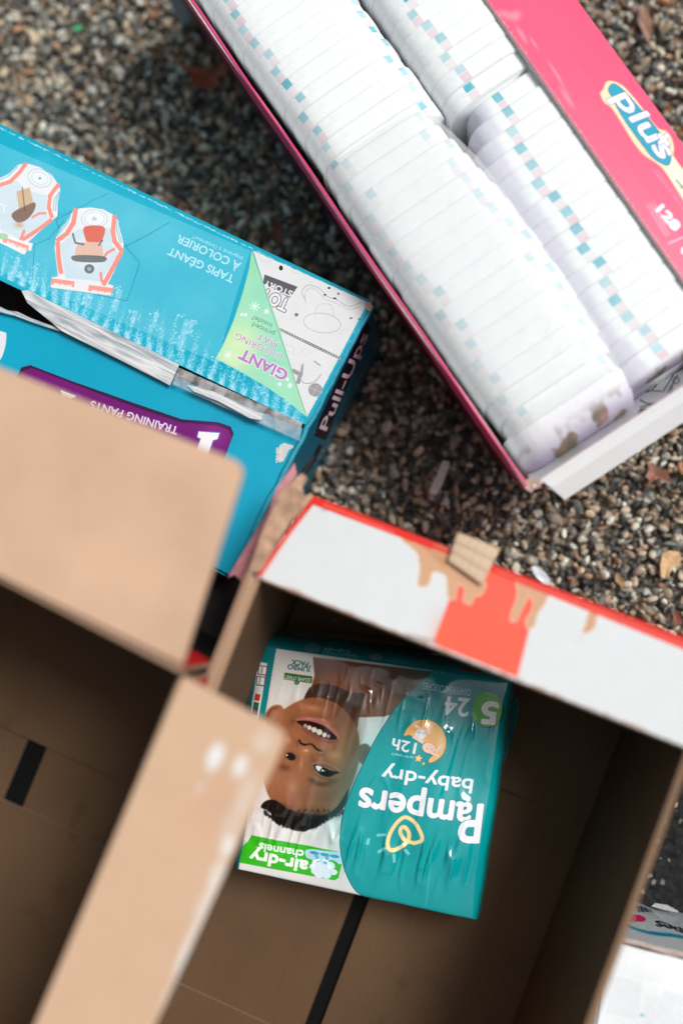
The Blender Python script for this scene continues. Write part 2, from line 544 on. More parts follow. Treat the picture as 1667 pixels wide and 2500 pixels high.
# gravel: every pebble real geometry, one mesh
def gravel():
    bm = bmesh.new()
    bmesh.ops.create_icosphere(bm, subdivisions=2, radius=1)
    bv = np.array([v.co[:] for v in bm.verts]); bf = np.array([[v.index for v in f.verts] for f in bm.faces])
    bm.free()
    rng = np.random.default_rng(3)
    protos = []
    for k in range(18):
        v = bv * (1 + .12 * (rng.random((len(bv), 1)) - .5))
        for _ in range(rng.integers(7, 12)):                   # knock flats off the pebble
            d = rng.normal(size=3); d /= np.linalg.norm(d)
            c = rng.uniform(.5, .88)
            h = v @ d
            v = v - np.outer(np.maximum(h - c, 0), d) * .93
        v *= np.array([1, rng.uniform(.6, .95), rng.uniform(.45, .75)])
        protos.append(v)
    protos = np.array(protos)
    # where pebbles lie: everything in sight plus a margin, not under the cartons
    pts = []
    def layer(step, z0, z1, keep, smin, smax):
        x0, x1, y0, y1 = -.72, .52, -.12, .86
        gx, gy = np.meshgrid(np.arange(x0, x1, step), np.arange(y0, y1, step))
        n = gx.size
        x = gx.ravel() + rng.uniform(-.5, .5, n) * step; y = gy.ravel() + rng.uniform(-.5, .5, n) * step
        k = rng.random(n) < keep
        x, y = x[k], y[k]; n = len(x)
        s = rng.uniform(smin, smax, n) * np.where(rng.random(n) < .12, 1.45, 1)
        pts.append(np.stack([x, y, rng.uniform(z0, z1, n), s], 1))
    layer(.0108, -.008, -.003, 1, .0046, .0078)
    layer(.0110, -.002, .003, .92, .0034, .0076)
    layer(.0150, .0025, .0065, .6, .0022, .0074)
    pts = np.concatenate(pts)
    x, y = pts[:, 0], pts[:, 1]
    def inside(poly, m):
        ins = np.ones(len(x), bool)
        for i in range(len(poly)):
            a, b = poly[i], poly[(i + 1) % len(poly)]
            e = (b - a).normalized()
            ins &= (e.x * (y - a.y) - e.y * (x - a.x)) > m
        return ins
    drop = np.zeros(len(x), bool)
    for poly in FOOT: drop |= inside(poly, .03)
    drop |= (x > .17) & (y < -.115)
    pts = pts[~drop]
    n = len(pts)
    q = rng.normal(size=(n, 4)); q[:, 1:3] *= .55; q /= np.linalg.norm(q, axis=1)[:, None]
    w, a, b, c = q.T
    R = np.stack([np.stack([1 - 2 * (b * b + c * c), 2 * (a * b - w * c), 2 * (a * c + w * b)], 1),
                  np.stack([2 * (a * b + w * c), 1 - 2 * (a * a + c * c), 2 * (b * c - w * a)], 1),
                  np.stack([2 * (a * c - w * b), 2 * (b * c + w * a), 1 - 2 * (a * a + b * b)], 1)], 1)
    idx = rng.integers(0, len(protos), n)
    st = np.stack([rng.uniform(.85, 1.5, n), rng.uniform(.8, 1.1, n), rng.uniform(.8, 1.1, n)], 1) * pts[:, 3:4]
    # coarse stones (42 vertices) would do for the far blur, the in-focus ones keep the finer ball
    vv = protos[idx] * st[:, None, :]
    vv = np.einsum('nij,nvj->nvi', R, vv) + pts[:, None, :3]
    nv = len(bv)
    F = (bf[None] + (np.arange(n) * nv)[:, None, None]).reshape(-1, 3)
    pal = np.array([(.60, .48, .36), (.74, .64, .52), (.38, .30, .23), (.15, .145, .14), (.06, .06, .06), (.46, .30, .19),
                    (.84, .79, .70), (.28, .26, .23), (.46, .22, .11), (.66, .63, .57), (.09, .095, .09), (.68, .52, .37), (.22, .23, .22)])
    pr = np.array([.12, .08, .10, .12, .13, .07, .08, .08, .025, .08, .09, .075, .05]); pr /= pr.sum()
    colr = pal[rng.choice(len(pal), n, p=pr)] * rng.uniform(.62, 1.16, (n, 1)) * np.array([.92, .965, .935])
    return vv.reshape(-1, 3), F, np.repeat(colr, nv, 0), n

def gravel_material():
    m, N, L, b = mat_new("pebbles")
    at = N.new("ShaderNodeAttribute"); at.attribute_name = "stone"
    tc = N.new("ShaderNodeTexCoord")
    no = N.new("ShaderNodeTexNoise"); no.inputs["Scale"].default_value = 420; no.inputs["Detail"].default_value = 5
    L.new(tc.outputs["Object"], no.inputs["Vector"])
    mr = N.new("ShaderNodeMapRange"); mr.inputs["From Min"].default_value = .3; mr.inputs["From Max"].default_value = .7
    mr.inputs["To Min"].default_value = .62; mr.inputs["To Max"].default_value = 1.3
    L.new(no.outputs[0], mr.inputs[0])
    mx = N.new("ShaderNodeMix"); mx.data_type = 'RGBA'; mx.blend_type = 'MULTIPLY'; mx.inputs["Factor"].default_value = 1
    L.new(at.outputs["Color"], mx.inputs["A"]); L.new(mr.outputs[0], mx.inputs["B"])
    L.new(mx.outputs["Result"], b.inputs["Base Color"])
    bu = N.new("ShaderNodeBump"); bu.inputs["Strength"].default_value = .5; bu.inputs["Distance"].default_value = .0008
    L.new(no.outputs[0], bu.inputs["Height"]); L.new(bu.outputs[0], b.inputs["Normal"])
    b.inputs["Roughness"].default_value = .55
    return m

def ccw(poly):
    a = sum(poly[i - 1].x * poly[i].y - poly[i].x * poly[i - 1].y for i in range(len(poly)))
    return poly if a > 0 else poly[::-1]

# ------------------------------------------------------------------ frames of the four cartons (found from the photograph's edges)
class Frame:
    def __init__(s, o, along, z):
        s.o = Vector((o.x, o.y, 0)); d = (along - o); d.z = 0; s.u = d.normalized()
        s.v = Vector((s.u.y, -s.u.x, 0))           # to the right of u seen from above
    def at(s, a, b, z): return s.o + s.u * a + s.v * b + Vector((0, 0, z))
    def co(s, p): d = p - s.o; return d.dot(s.u), d.dot(s.v)

ZR = .307     # striped carton rim
RED = Frame(P(635, 1412, ZR), P(1667, 1822, ZR), ZR)         # u right along its near rim, v towards the viewer
RW = RED.co(P(1667, 1855, ZR))[0]; RL = .637
ZB = .185
BLU = Frame(P(905, 742, ZB), P(0, 308, ZB), ZB)              # u left along its back edge ; v points back
BW = -BLU.co(P(560, 1403, ZB))[1]                            # its width towards the viewer
ZP = .235
PNK = Frame(P(470, 0, ZP), P(1290, 1190, ZP), ZP)            # u along its long left rim; v left
PL = PNK.co(P(1290, 1190, ZP))[0]
PWd = -PNK.co(P(1430, 350, ZP))[1]
_h0, _h1 = PNK.co(P(1187, 0, ZP)), PNK.co(P(1667, 685, ZP))
def PW(u): return -(_h0[1] + (_h1[1] - _h0[1]) * (u - _h0[0]) / (_h1[0] - _h0[0]))
ZL = .42
LC = P(439, 1645, ZL); LT = P(0, 1420, ZL); LR = P(87, 2500, ZL)
lt, lr = (LT - LC).normalized(), (LR - LC).normalized()
FOOT = [ccw([RED.at(0, 0, 0), RED.at(RW, 0, 0), RED.at(RW, RL, 0), RED.at(0, RL, 0)]),
        ccw([BLU.at(0, 0, 0), BLU.at(.62, 0, 0), BLU.at(.62, -BW, 0), BLU.at(0, -BW, 0)]),
        ccw([PNK.at(-.14, -.03, 0), PNK.at(PL - .05, -.03, 0), PNK.at(PL - .05, -PWd, 0), PNK.at(-.14, -PWd, 0)]),
        ccw([LC.copy(), LC + lt * .5, LC + lt * .5 + lr * .7, LC + lr * .7])]

gv, gf, gc, gn = gravel()
me = bpy.data.meshes.new('gravel')
me.vertices.add(len(gv)); me.vertices.foreach_set('co', gv.astype(np.float32).ravel())
me.loops.add(len(gf) * 3); me.loops.foreach_set('vertex_index', gf.astype(np.int32).ravel())
me.polygons.add(len(gf)); me.polygons.foreach_set('loop_start', np.arange(0, len(gf) * 3, 3, dtype=np.int32))
me.update(calc_edges=True)
ca = me.color_attributes.new('stone', 'FLOAT_COLOR', 'POINT')
ca.data.foreach_set('color', np.concatenate([gc, np.ones((len(gc), 1))], 1).astype(np.float32).ravel())
me.materials.append(gravel_material())
go = bpy.data.objects.new('gravel', me); COL.objects.link(go)
tag(go, 'loose tan and grey pea gravel lying between the cartons', kind='stuff')
print('stones', gn, 'tris', len(gf))

# ------------------------------------------------------------------ blue carton
def blue_carton():
    r = thing('blue_carton', 'long bright blue carton with taped top, its purple banner partly under a brown flap', 'carton', BLU.at(.3, -BW / 2, 0))
    L = .62
    f = BLU
    # seam positions (distance towards the viewer)
    def w(px, py, z=ZB): a, b = f.co(P(px, py, z)); return a, -b
    a1, s1 = w(738, 1033); a2, s2 = w(0, 683)
    slope_up = (s2 - s1) / (a2 - a1)
    b1, t1 = w(735, 1045, ZB - .006); b2, t2 = w(0, 748, ZB - .006)
    slope_lo = (t2 - t1) / (b2 - b1)
    su = lambda a: s1 + slope_up * (a - a1)
    sl = lambda a: t1 + slope_lo * (a - b1)
    ca = Canvas('blue_top_print', f.at(L, -BW, ZB), -f.u, f.v, L, BW, 3300, (.03, .655, .765))
    # paler blue over the printed area
    ca.view = 'C1'
    for k in range(26):
        ca.blob(random.uniform(0, 1000), random.uniform(150, 900), random.uniform(60, 170), random.uniform(40, 110), (.40, .77, .86), .26, 25)
    ca.poly([(0, 120), (1030, 560), (890, 1020), (0, 640)], (.45, .79, .87), .55)
    # sparkle band along the lower edge
    rr = np.random.default_rng(5)
    pts, rad, al = [], [], []
    for i in range(26000):
        t = rr.random(); x = t * 1240; yb = 660 + x * .497
        hgt = abs(rr.normal()) * 80 * (.6 + .4 * math.sin(x * .13))
        if hgt > 210: continue
        c = math.cos(x * .145)
        if rr.random() > .5 + .45 * c: continue
        pts.append((x + hgt * .22, yb - hgt)); rad.append(rr.uniform(.4, 1.7)); al.append(rr.uniform(.1, .6))
    ca.specks(pts, rad, (.68, .88, .95), al)
    for x, y, l, wd in [(270, 770, 62, 20), (345, 770, 50, 22), (470, 800, 75, 22), (545, 850, 40, 20), (630, 870, 50, 18), (735, 960, 110, 22), (780, 890, 40, 18), (880, 1050, 45, 16), (1075, 1150, 60, 16), (960, 1080, 40, 15), (130, 690, 60, 18), (60, 650, 50, 18), (1180, 1200, 40, 14)]:
        ca.line([(x, y), (x + l * .3, y - l)], wd, (.72, .89, .96), .4)
        for _ in range(20):
            ca.ell(x + random.uniform(-16, 30), y - random.uniform(-20, l * 1.3), random.uniform(2, 6), random.uniform(2, 5), (.75, .9, .96), .6)
    # cut lines round the printed pants
    dk = (.03, .50, .62)
    ca.view = 'A'
    ca.line([(380, 1480), (400, 1250), (415, 1060), (590, 990), (690, 870), (760, 780)], 7, dk, .8)
    ca.line([(690, 760), (830, 690), (900, 640)], 6, dk, .7); ca.line([(740, 720), (1000, 600), (1120, 530), (1310, 450)], 6, dk, .7)
    ca.view = 'C1'
    ca.line([(508, 545), (600, 500), (700, 442)], 3, dk, .7)
    ca.line([(500, 510), (528, 555), (575, 610), (548, 690), (520, 765), (400, 740)], 3, dk, .7)
    ca.line([(245, 400), (232, 440), (245, 470)], 3, dk, .8)
    # first pants (left)
    co, wh, lb, bl = (.93, .58, .53), (.90, .91, .92), (.74, .85, .90), (.42, .72, .84)
    ca.view = 'A'
    p1 = [(-60, 320), (0, 270), (110, 210), (220, 110), (330, 95), (480, 140), (620, 230), (710, 360), (725, 430), (690, 560), (690, 720), (600, 790), (320, 1050), (360, 1080), (290, 1185), (-60, 1010)]
    ca.poly(p1, wh, 1)
    ca.poly([(0, 390), (200, 300), (330, 420), (560, 480), (560, 670), (590, 750), (250, 1010), (0, 880)], lb, .6)
    ca.line([(-20, 365), (130, 310), (240, 200), (310, 100)], 46, co); ca.line([(700, 350), (600, 480), (585, 620), (620, 730)], 46, co)
    ca.line([(610, 770), (420, 910), (250, 1020)], 46, co); ca.line([(290, 900), (250, 1000)], 34, co); ca.line([(390, 740), (470, 690), (550, 690)], 26, co)
    for o in (0, 26): ca.line([(-20, 300 - o), (110, 245 - o), (225, 130 - o)], 9, bl)
    for o in (0, 26): ca.line([(715 + o * .4, 430), (650 + o, 530), (640 + o, 660)], 9, bl)
    ca.ell(480, 270, 142, 105, (.90, .93, .94), 1, 20); ca.ell(480, 270, 142, 105, (.55, .70, .74), 1, 20, ring=5); ca.ell(480, 270, 100, 72, (.55, .72, .76), 1, 20, ring=4)
    ca.poly([(480 + 22 * math.cos(a * .628 + .3) * (1 if a % 2 else .4), 272 + 22 * math.sin(a * .628 + .3) * (1 if a % 2 else .4)) for a in range(10)], (.25, .5, .6))
    # plain toy boat in browns
    ca.poly([(150, 690), (400, 560), (420, 640), (330, 760), (210, 800)], (.50, .39, .33), .9, smooth=5)
    ca.poly([(230, 640), (200, 430), (360, 380), (400, 560)], (.80, .68, .52), .85); ca.line([(300, 660), (270, 380)], 10, (.4, .3, .26))
    ca.blob(230, 830, 60, 36, (.80, .62, .52), .8)
    ca.line([(0, 570), (60, 600), (50, 680)], 16, (.9, .93, .94))
    ca.line([(40, 1000), (350, 1085)], 92, (.93, .92, .92)); 
    ca.line([(60, 1010), (320, 1100)], 60, co, .9); ca.text('pull here', (310, 1110), (90, 1020), 38, (.95, .9, .9), bold=1)
    ca.ell(40, 965, 60, 40, (.62, .82, .66), .9)
    # second pants
    p2 = [(880, 650), (960, 628), (1090, 618), (1230, 640), (1350, 700), (1420, 780), (1440, 900), (1480, 1050), (1475, 1110), (1460, 1180), (1290, 1530), (1355, 1548), (1320, 1668), (600, 1572), (612, 1448), (690, 1440), (650, 1100), (665, 990), (730, 860), (800, 780)]
    ca.line(p2, 7, dk, .6, closed=True); ca.poly(p2, wh)
    ca.poly([(930, 880), (1320, 860), (1340, 1080), (1420, 1160), (1200, 1500), (780, 1460), (720, 1060)], lb, .75)
    ca.blob(1060, 1150, 230, 240, (.92, .93, .94), .6)
    ca.line([(905, 650), (880, 800), (800, 930), (690, 1010)], 54, co); ca.line([(690, 1050), (700, 1230), (725, 1390)], 54, co)
    ca.line([(1370, 730), (1350, 900), (1370, 1020), (1455, 1135)], 54, co); ca.line([(1440, 1175), (1330, 1370), (1240, 1530)], 54, co)
    ca.line([(1235, 1225), (1280, 1160), (1365, 1115)], 32, co); ca.line([(1200, 1400), (1215, 1500)], 32, co)
    for o in (0, 24): ca.line([(845 - o, 720 + o), (800 - o, 820), (690, 960 - o)], 9, bl)
    for o in (0, 24): ca.line([(1400 + o, 780), (1395 + o, 900), (1440 + o * .8, 1040)], 9, bl)
    ca.ell(1130, 755, 152, 108, (.91, .93, .94)); ca.ell(1130, 755, 152, 108, (.55, .70, .74), 1, 0, ring=5); ca.ell(1130, 755, 118, 80, (.55, .72, .76), 1, 0, ring=4)
    ca.poly([(1130 + 46 * math.cos(a * .628 + .3) * (1 if a % 2 else .45), 755 + 40 * math.sin(a * .628 + .3) * (1 if a % 2 else .45)) for a in range(10)], (.70, .82, .84))
    # plain toy car, wheels up
    ca.poly([(1010, 850), (1245, 850), (1225, 1000), (1150, 1040), (1050, 1030), (1020, 990)], (.86, .40, .33), .9, smooth=4)
    ca.poly([(900, 1130), (960, 1040), (1190, 1040), (1230, 1140), (1200, 1210), (930, 1200)], (.88, .72, .64), .9, smooth=4)
    ca.poly([(880, 1190), (1240, 1200), (1230, 1270), (900, 1260)], (.40, .43, .43), .9, smooth=4)
    ca.ell(1065, 1350, 60, 55, (.42, .46, .46), .95); ca.ell(1065, 1350, 24, 22, (.7, .72, .72), .9)
    ca.line([(870, 930), (900, 1040), (1000, 1060)], 22, (.45, .47, .47)); ca.line([(1225, 1010), (1180, 1070)], 20, (.45, .47, .47))
    ca.line([(630, 1500), (860, 1530)], 72, co, .9); ca.line([(1080, 1580), (1320, 1612)], 72, co, .9)
    ca.text('pull this side', (850, 1548), (640, 1518), 36, (.95, .9, .9), bold=1); ca.text('pull this side', (1318, 1635), (1095, 1600), 36, (.95, .9, .9), bold=1)
    # lettering
    ca.view = 'C1'
    lc = (.72, .90, .94)
    ca.text('TAPIS GÉANT', (967, 664), (702, 545), 33, lc, .95, bold=1.3)
    ca.text('À COLORIER', (994, 612), (738, 494), 33, lc, .95, bold=1.3)
    ca.text("imprimé à l'intérieur!", (1002, 586), (796, 496), 17, lc, .9)
    # colouring mat picture
    wm = (.87, .88, .885)
    ca.poly([(1040, 554), (1526, 772), (1500, 800), (1395, 1000), (1262, 1245)], wm)
    ca.view = 'B'
    ink = (.35, .35, .37)
    gp = [(408, 105), (385, 270), (330, 480), (250, 720), (160, 930), (90, 1050), (280, 1150), (520, 1290), (700, 1410), (885, 1560), (640, 760)]
    # line art: plain sun-hat outline, rope, star
    ca.ell(1020, 745, 162, 84, (.62, .62, .64), 1, 8, ring=4); ca.line([(960, 700), (985, 590), (1100, 590), (1120, 700)], 3, (.68, .68, .7), smooth=5)
    ca.line([(870, 540), (845, 470), (900, 415), (990, 440), (1060, 510), (1150, 545), (1250, 600), (1370, 560)], 4, (.55, .55, .58), smooth=6)
    ca.line([(880, 575), (870, 490), (920, 440), (980, 465), (1045, 535), (1150, 575), (1250, 625), (1350, 600)], 3, (.6, .6, .63), smooth=6)
    for x, y in [(1045, 500), (1080, 440), (1160, 490), (1130, 530), (1270, 703), (1340, 710)]: ca.ell(x, y, random.uniform(6, 15), random.uniform(6, 12), (.15, .14, .16))
    ca.ell(520, 180, 60, 26, (.74, .74, .76), 1, 25, ring=3); ca.ell(790, 290, 50, 18, (.78, .78, .8), 1, 25, ring=3); ca.ell(1250, 850, 70, 50, (.80, .8, .82), 1, 25, ring=3)
    ca.ell(662, 266, 17, 22, (.12, .11, .13))
    ca.poly([(797 + 24 * math.cos(a * .628 + .2) * (1 if a % 2 else .4), 673 + 24 * math.sin(a * .628 + .2) * (1 if a % 2 else .4)) for a in range(10)], (.32, .32, .35))
    for k in range(24):
        t = k / 23; x, y = 655 + 515 * t, 800 + 250 * t
        ca.line([(x, y), (x + 14, y + 7)], 22, (.40, .40, .42)); ca.line([(x + 4, y + 2), (x + 10, y + 5)], 11, (.8, .8, .82))
    ca.poly([(520, 322), (806, 430), (738, 528), (505, 400)], ink)
    ca.text('STORY', (765, 470), (528, 372), 52, (.88, .88, .9), bold=1.6)
    ca.text('TOY', (742, 548), (520, 440), 112, (.9, .9, .91), bold=2.4, outline=3, ocol=ink)
    ca.ell(960, 1325, 62, 58, (.60, .60, .61)); ca.line([(905, 1300), (1015, 1350)], 5, (.75, .75, .76)); ca.line([(930, 1370), (990, 1280)], 5, (.75, .75, .76))
    ca.poly([(840, 1110), (860, 1090), (850, 1200), (820, 1230)], (.62, .62, .64)); ca.line([(830, 1240), (880, 1270), (960, 1250), (1010, 1190)], 5, (.5, .5, .52), smooth=5)
    ca.line([(770, 1160), (830, 1190), (810, 1260)], 34, (.60, .60, .61)); ca.line([(700, 930), (780, 960), (760, 1010), (800, 1020)], 3, (.72, .72, .74), smooth=5); ca.line([(950, 1075), (1005, 1115)], 7, (.4, .4, .42))
    ca.ell(880, 1000, 40, 26, (.76, .76, .78), 1, 25, ring=3)
    # green triangle
    ca.poly(gp, (.62, .87, .74))
    for x, y, rx, ry, c, al_ in [(300, 900, 200, 180, (.82, .92, .70), .9), (250, 1050, 160, 120, (.84, .93, .74), .8), (480, 500, 90, 160, (.55, .85, .74), .7), (600, 1000, 120, 200, (.50, .84, .72), .6), (430, 250, 60, 140, (.55, .84, .66), .7), (700, 1350, 120, 100, (.62, .88, .74), .6)]:
        sub = ca.a.copy(); ca.blob(x, y, rx, ry, c, al_)
        msk = ca._mask(ca.tx(gp)); (x0, y0, x1, y1), mm = msk
        keep = np.zeros(ca.a.shape[:2], bool); keep[y0:y1, x0:x1] = mm
        ca.a = np.where(keep[..., None], ca.a, sub)
    ca.line([(408, 105), (885, 1560)], 7, (.50, .66, .60)); ca.line([gp[0], gp[1], gp[2], gp[3], gp[4], gp[5]], 5, (.4, .7, .68))
    for x, y, rr_ in [(435, 600, 44), (537, 643, 22), (355, 672, 14), (322, 672, 10), (740, 1285, 24), (650, 1275, 17), (200, 1020, 34), (720, 1235, 12)]:
        for k in range(4):
            a = k * math.pi / 4 + .3
            ca.line([(x - rr_ * math.cos(a), y - rr_ * math.sin(a)), (x + rr_ * math.cos(a), y + rr_ * math.sin(a))], 6, (.93, .98, .95))
    pu = (.72, .50, .76)
    ca.text('GIANT', (728, 1166), (330, 968), 92, pu, bold=2.4, outline=3, ocol=(.90, .93, .90))
    ca.text('COLORING', (684, 1020), (280, 830), 58, pu, bold=.7, outline=2, ocol=(.90, .94, .88))
    ca.text('MAT', (645, 910), (472, 830), 55, pu, bold=.7, outline=2, ocol=(.90, .94, .88))
    ca.text('printed', (612, 820), (422, 738), 44, (.38, .55, .52), bold=.5); ca.text('inside!', (592, 752), (425, 678), 44, (.38, .55, .52), bold=.5)
    ca.line([(408, 100), (1410, 552)], 16, (.02, .62, .72)); ca.line([(1400, 610), (900, 1560)], 14, (.0, .50, .62), .0)
    # worn white nicks along folds
    for k in range(60):
        t = random.random(); ca.ell(1375 - t * 490, 640 + t * 940, random.uniform(2, 6), random.uniform(2, 5), (.75, .86, .9), .7)
    for k in range(260):
        t = random.random(); ca.view = 'S'; x = t * 900; ca.ell(x, 311 + x * .4797 + random.uniform(0, 3), random.uniform(1, 6), random.uniform(.6, 1.4), (.78, .90, .93), .6, 26)
    ca.view = 'S'
    ca.grain(.02, 2)
    M_top = printed('blue_top_print', ca, .42, .35)
    eps = .0025
    sheet('top_flap', [f.at(L, -su(L), ZB), f.at(0, -su(0), ZB), f.at(0, 0, ZB), f.at(L, 0, ZB)], .004, [M_top, M_blue, M_blue], r, 20, 6,
          lambda s, q: .0015 * math.sin(s * 9) * (1 - q) - .003 * (1 - q) * (1 - q) * s, ca)
    # second flap with the purple banner, sunk a little at the seam
    z2 = ZB - .006
    cb = Canvas('blue_front_print', f.at(L, -BW, z2), -f.u, f.v, L, BW, 2600, (.0, .635, .76))
    cb.view = 'C1'
    for k in range(20): cb.blob(random.uniform(0, 1300), random.uniform(750, 2000), random.uniform(60, 200), random.uniform(40, 140), (.0, .60, .73), .35, 25)
    ban = [(70, 1080), (90, 1040), (125, 1030), (300, 1098), (560, 1190), (750, 1254), (900, 1266), (950, 1284), (962, 1312), (930, 1400), (860, 1600), (-60, 1600), (-60, 1350)]
    cb.poly(ban, (.22, .08, .24)); cb.poly([(x + (8 if x < 500 else -9), y + 13) for x, y in ban], (.44, .06, .44))
    cb.blob(880, 1320, 60, 50, (.60, .25, .60), .5)
    cb.text('TRAINING PANTS', (737, 1287), (380, 1178), 33, (.86, .82, .90), bold=1.1)
    cb.text('BRAND', (192, 1110), (112, 1078), 17, (.62, .45, .66))
    cb.poly([(818, 1303), (905, 1309), (897, 1336), (878, 1342), (848, 1430), (795, 1420), (826, 1335), (812, 1328)], (.93, .93, .95)); cb.line([(818, 1303), (905, 1309), (897, 1336), (878, 1342), (848, 1430), (795, 1420), (826, 1335), (812, 1328)], 3, (.4, .5, .75), closed=True)
    cb.poly([(250, 1133), (318, 1160), (292, 1173), (275, 1160), (262, 1176)], (.9, .9, .92))
    cb.poly([(-30, 895), (15, 893), (25, 905), (20, 960), (0, 1010), (-30, 1010)], (.86, .88, .90), smooth=4)
    for k in range(70):
        t = random.random(); cb.ell(1150 + random.uniform(-12, 12), 1400 + t * 60 - 30, random.uniform(2, 6), random.uniform(2, 6), (.85, .80, .78), .8)
    cb.poly([(1150, 1360), (1170, 1350), (1215, 1365), (1190, 1380), (1165, 1430), (1150, 1420)], (.88, .82, .80), .9)
    cb.grain(.018, 6)
    M_fr = printed('blue_front_print', cb, .36, .4)
    sheet('front_flap', [f.at(L, -BW, ZB - .002), f.at(0, -BW, ZB - .002), f.at(0, -sl(0), z2), f.at(L, -sl(L), z2 - .004)], .004, [M_fr, M_blue, M_blue], r, 20, 8,
          lambda s, q: .001 * math.sin(s * 12) * q, cb)
    # end wall towards the gravel, printed
    n = -f.u
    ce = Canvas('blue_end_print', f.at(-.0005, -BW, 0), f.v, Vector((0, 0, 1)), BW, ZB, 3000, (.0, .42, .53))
    ce.view = 'B'
    ce.poly([(1392, 742), (1420, 738), (1432, 800), (1330, 1060), (1180, 1400), (1065, 1690), (1040, 1760), (940, 1720), (985, 1580), (1200, 1130)], (.10, .05, .12))
    ce.text('Pull-Ups', (1042, 1672), (1418, 850), 66, (.92, .88, .92), up=(-.93, -.36), bold=2.0, outline=2, ocol=(.55, .25, .5))
    ce.line([(1505, 905), (1350, 1200), (1180, 1550)], 9, (.55, .45, .15)); ce.line([(1180, 1550), (1120, 1700), (1000, 1900)], 8, (.5, .42, .18), .5)
    ce.view = 'C5'
    ce.line([(905, -30), (860, 60), (790, 150)], 34, (.03, .03, .04)); ce.line([(870, 30), (790, 150)], 6, (.6, .55, .55), .8)  # hand hole: its darkness painted into the print, no opening cut
    ce.text('2T-3T', (905, 60), (1010, -130), 22, (.55, .7, .75), up=(-.93, -.36))
    ce.grain(.02, 8)
    M_end = printed('blue_end_print', ce, .4, .4)
    sheet('end_wall', [f.at(-.0005, -BW, 0), f.at(-.0005, 0, 0), f.at(-.0005, 0, ZB - .0045), f.at(-.0005, -BW, ZB - .0065)], .004, [M_end, M_kraft, M_blue], r, 8, 4,
          lambda s, q: .003 * math.sin(q * math.pi) * math.sin(s * math.pi), ce)
    sheet('side_wall', [f.at(.004, -BW, 0), f.at(.004, -BW, ZB - .0065), f.at(L, -BW, ZB - .0065), f.at(L, -BW, 0)][::-1], .004, [M_blue, M_blue, M_blue], r)
    sheet('side_wall', [f.at(.004, 0, 0), f.at(.004, 0, ZB - .0045), f.at(L, 0, ZB - .0045), f.at(L, 0, 0)], .004, [M_blue, M_blue, M_blue], r)
    sheet('end_wall', [f.at(L, -BW, 0), f.at(L, -BW, ZB - .0065), f.at(L, 0, ZB - .0065), f.at(L, 0, 0)], .004, [M_blue, M_kraft, M_edge], r)
    sheet('bottom_board', [f.at(.005, -BW + .005, .004), f.at(.005, -.005, .004), f.at(L - .005, -.005, .004), f.at(L - .005, -BW + .005, .004)], .003, [M_black_void, M_kraft, M_edge], r)
    # crushed fold bead along the end
    def bead(name, pts, rad, mat):
        cu = bpy.data.curves.new(name, 'CURVE'); cu.dimensions = '3D'; cu.bevel_depth = rad; cu.bevel_resolution = 2; cu.use_fill_caps = True
        sp = cu.splines.new('POLY'); sp.points.add(len(pts) - 1)
        for q, p in zip(sp.points, pts): q.co = (*p, 1)
        ob = bpy.data.objects.new(name, cu); COL.objects.link(ob)
        dg = bpy.context.evaluated_depsgraph_get()
        m2 = bpy.data.meshes.new_from_object(ob.evaluated_get(dg)); bpy.data.objects.remove(ob); bpy.data.curves.remove(cu)
        m2.name = name
        m2.polygons.foreach_set('use_smooth', [True] * len(m2.polygons))
        return link(name, m2, r, [mat])
    M_fold = plain('worn_blue_fold', (.02, .30, .42), .4, var=.35, scale=160)
    pts = [f.at(-.001 + random.uniform(-.001, .001), -BW + BW * i / 24, ZB - .004 + random.uniform(-.0006, .0006)) for i in range(25)]
    bead('fold_edge', pts, .0032, M_fold)
    # torn corner: little kraft scrap
    c0 = f.at(0, 0, ZB + .002)
    board('torn_corner', ccw3([c0 + Vector((-.006, .001, 0)), c0 + Vector((-.005, -.006, 0)), c0 + Vector((-.001, -.009, -.001)), c0 + Vector((.002, -.004, -.002)), c0 + Vector((.0, .002, -.001))]), .002, [M_kraft, M_kraft, M_edge], r)
    # clear tape over the seam: crinkled film
    mt, N, Lk, b = mat_new('clear_packing_tape')
    b.inputs["Base Color"].default_value = (.72, .72, .72, 1); b.inputs["Roughness"].default_value = .12
    tr = N.new("ShaderNodeBsdfTransparent"); mxs = N.new("ShaderNodeMixShader")
    no = add_noise_bump(N, Lk, b, 70, .5, .002)
    mr = N.new("ShaderNodeMapRange"); mr.inputs["From Min"].default_value = .35; mr.inputs["From Max"].default_value = .7; mr.inputs["To Min"].default_value = .10; mr.inputs["To Max"].default_value = .5
    Lk.new(no.outputs[0], mr.inputs[0]); Lk.new(mr.outputs[0], mxs.inputs[0]); Lk.new(tr.outputs[0], mxs.inputs[1]); Lk.new(b.outputs[0], mxs.inputs[2])
    Lk.new(mxs.outputs[0], N["Material Output"].inputs[0])
    mw, N, Lk, b = mat_new('crumpled_white_tape')
    b.inputs["Roughness"].default_value = .28
    tc = N.new("ShaderNodeTexCoord"); mp = N.new("ShaderNodeMapping"); mp.inputs["Rotation"].default_value = (0, 0, math.radians(27.4))
    mp2 = N.new("ShaderNodeMapping"); mp2.inputs["Scale"].default_value = (9, 95, 1)
    no = N.new("ShaderNodeTexNoise"); no.inputs["Scale"].default_value = 1.6; no.inputs["Detail"].default_value = 5; no.inputs["Distortion"].default_value = .8
    Lk.new(tc.outputs["Object"], mp.inputs[0]); Lk.new(mp.outputs[0], mp2.inputs[0]); Lk.new(mp2.outputs[0], no.inputs["Vector"])
    rp = N.new("ShaderNodeValToRGB"); rp.color_ramp.elements[0].position = .32; rp.color_ramp.elements[0].color = (.24, .30, .33, 1)
    rp.color_ramp.elements[1].position = .62; rp.color_ramp.elements[1].color = (.72, .74, .75, 1)
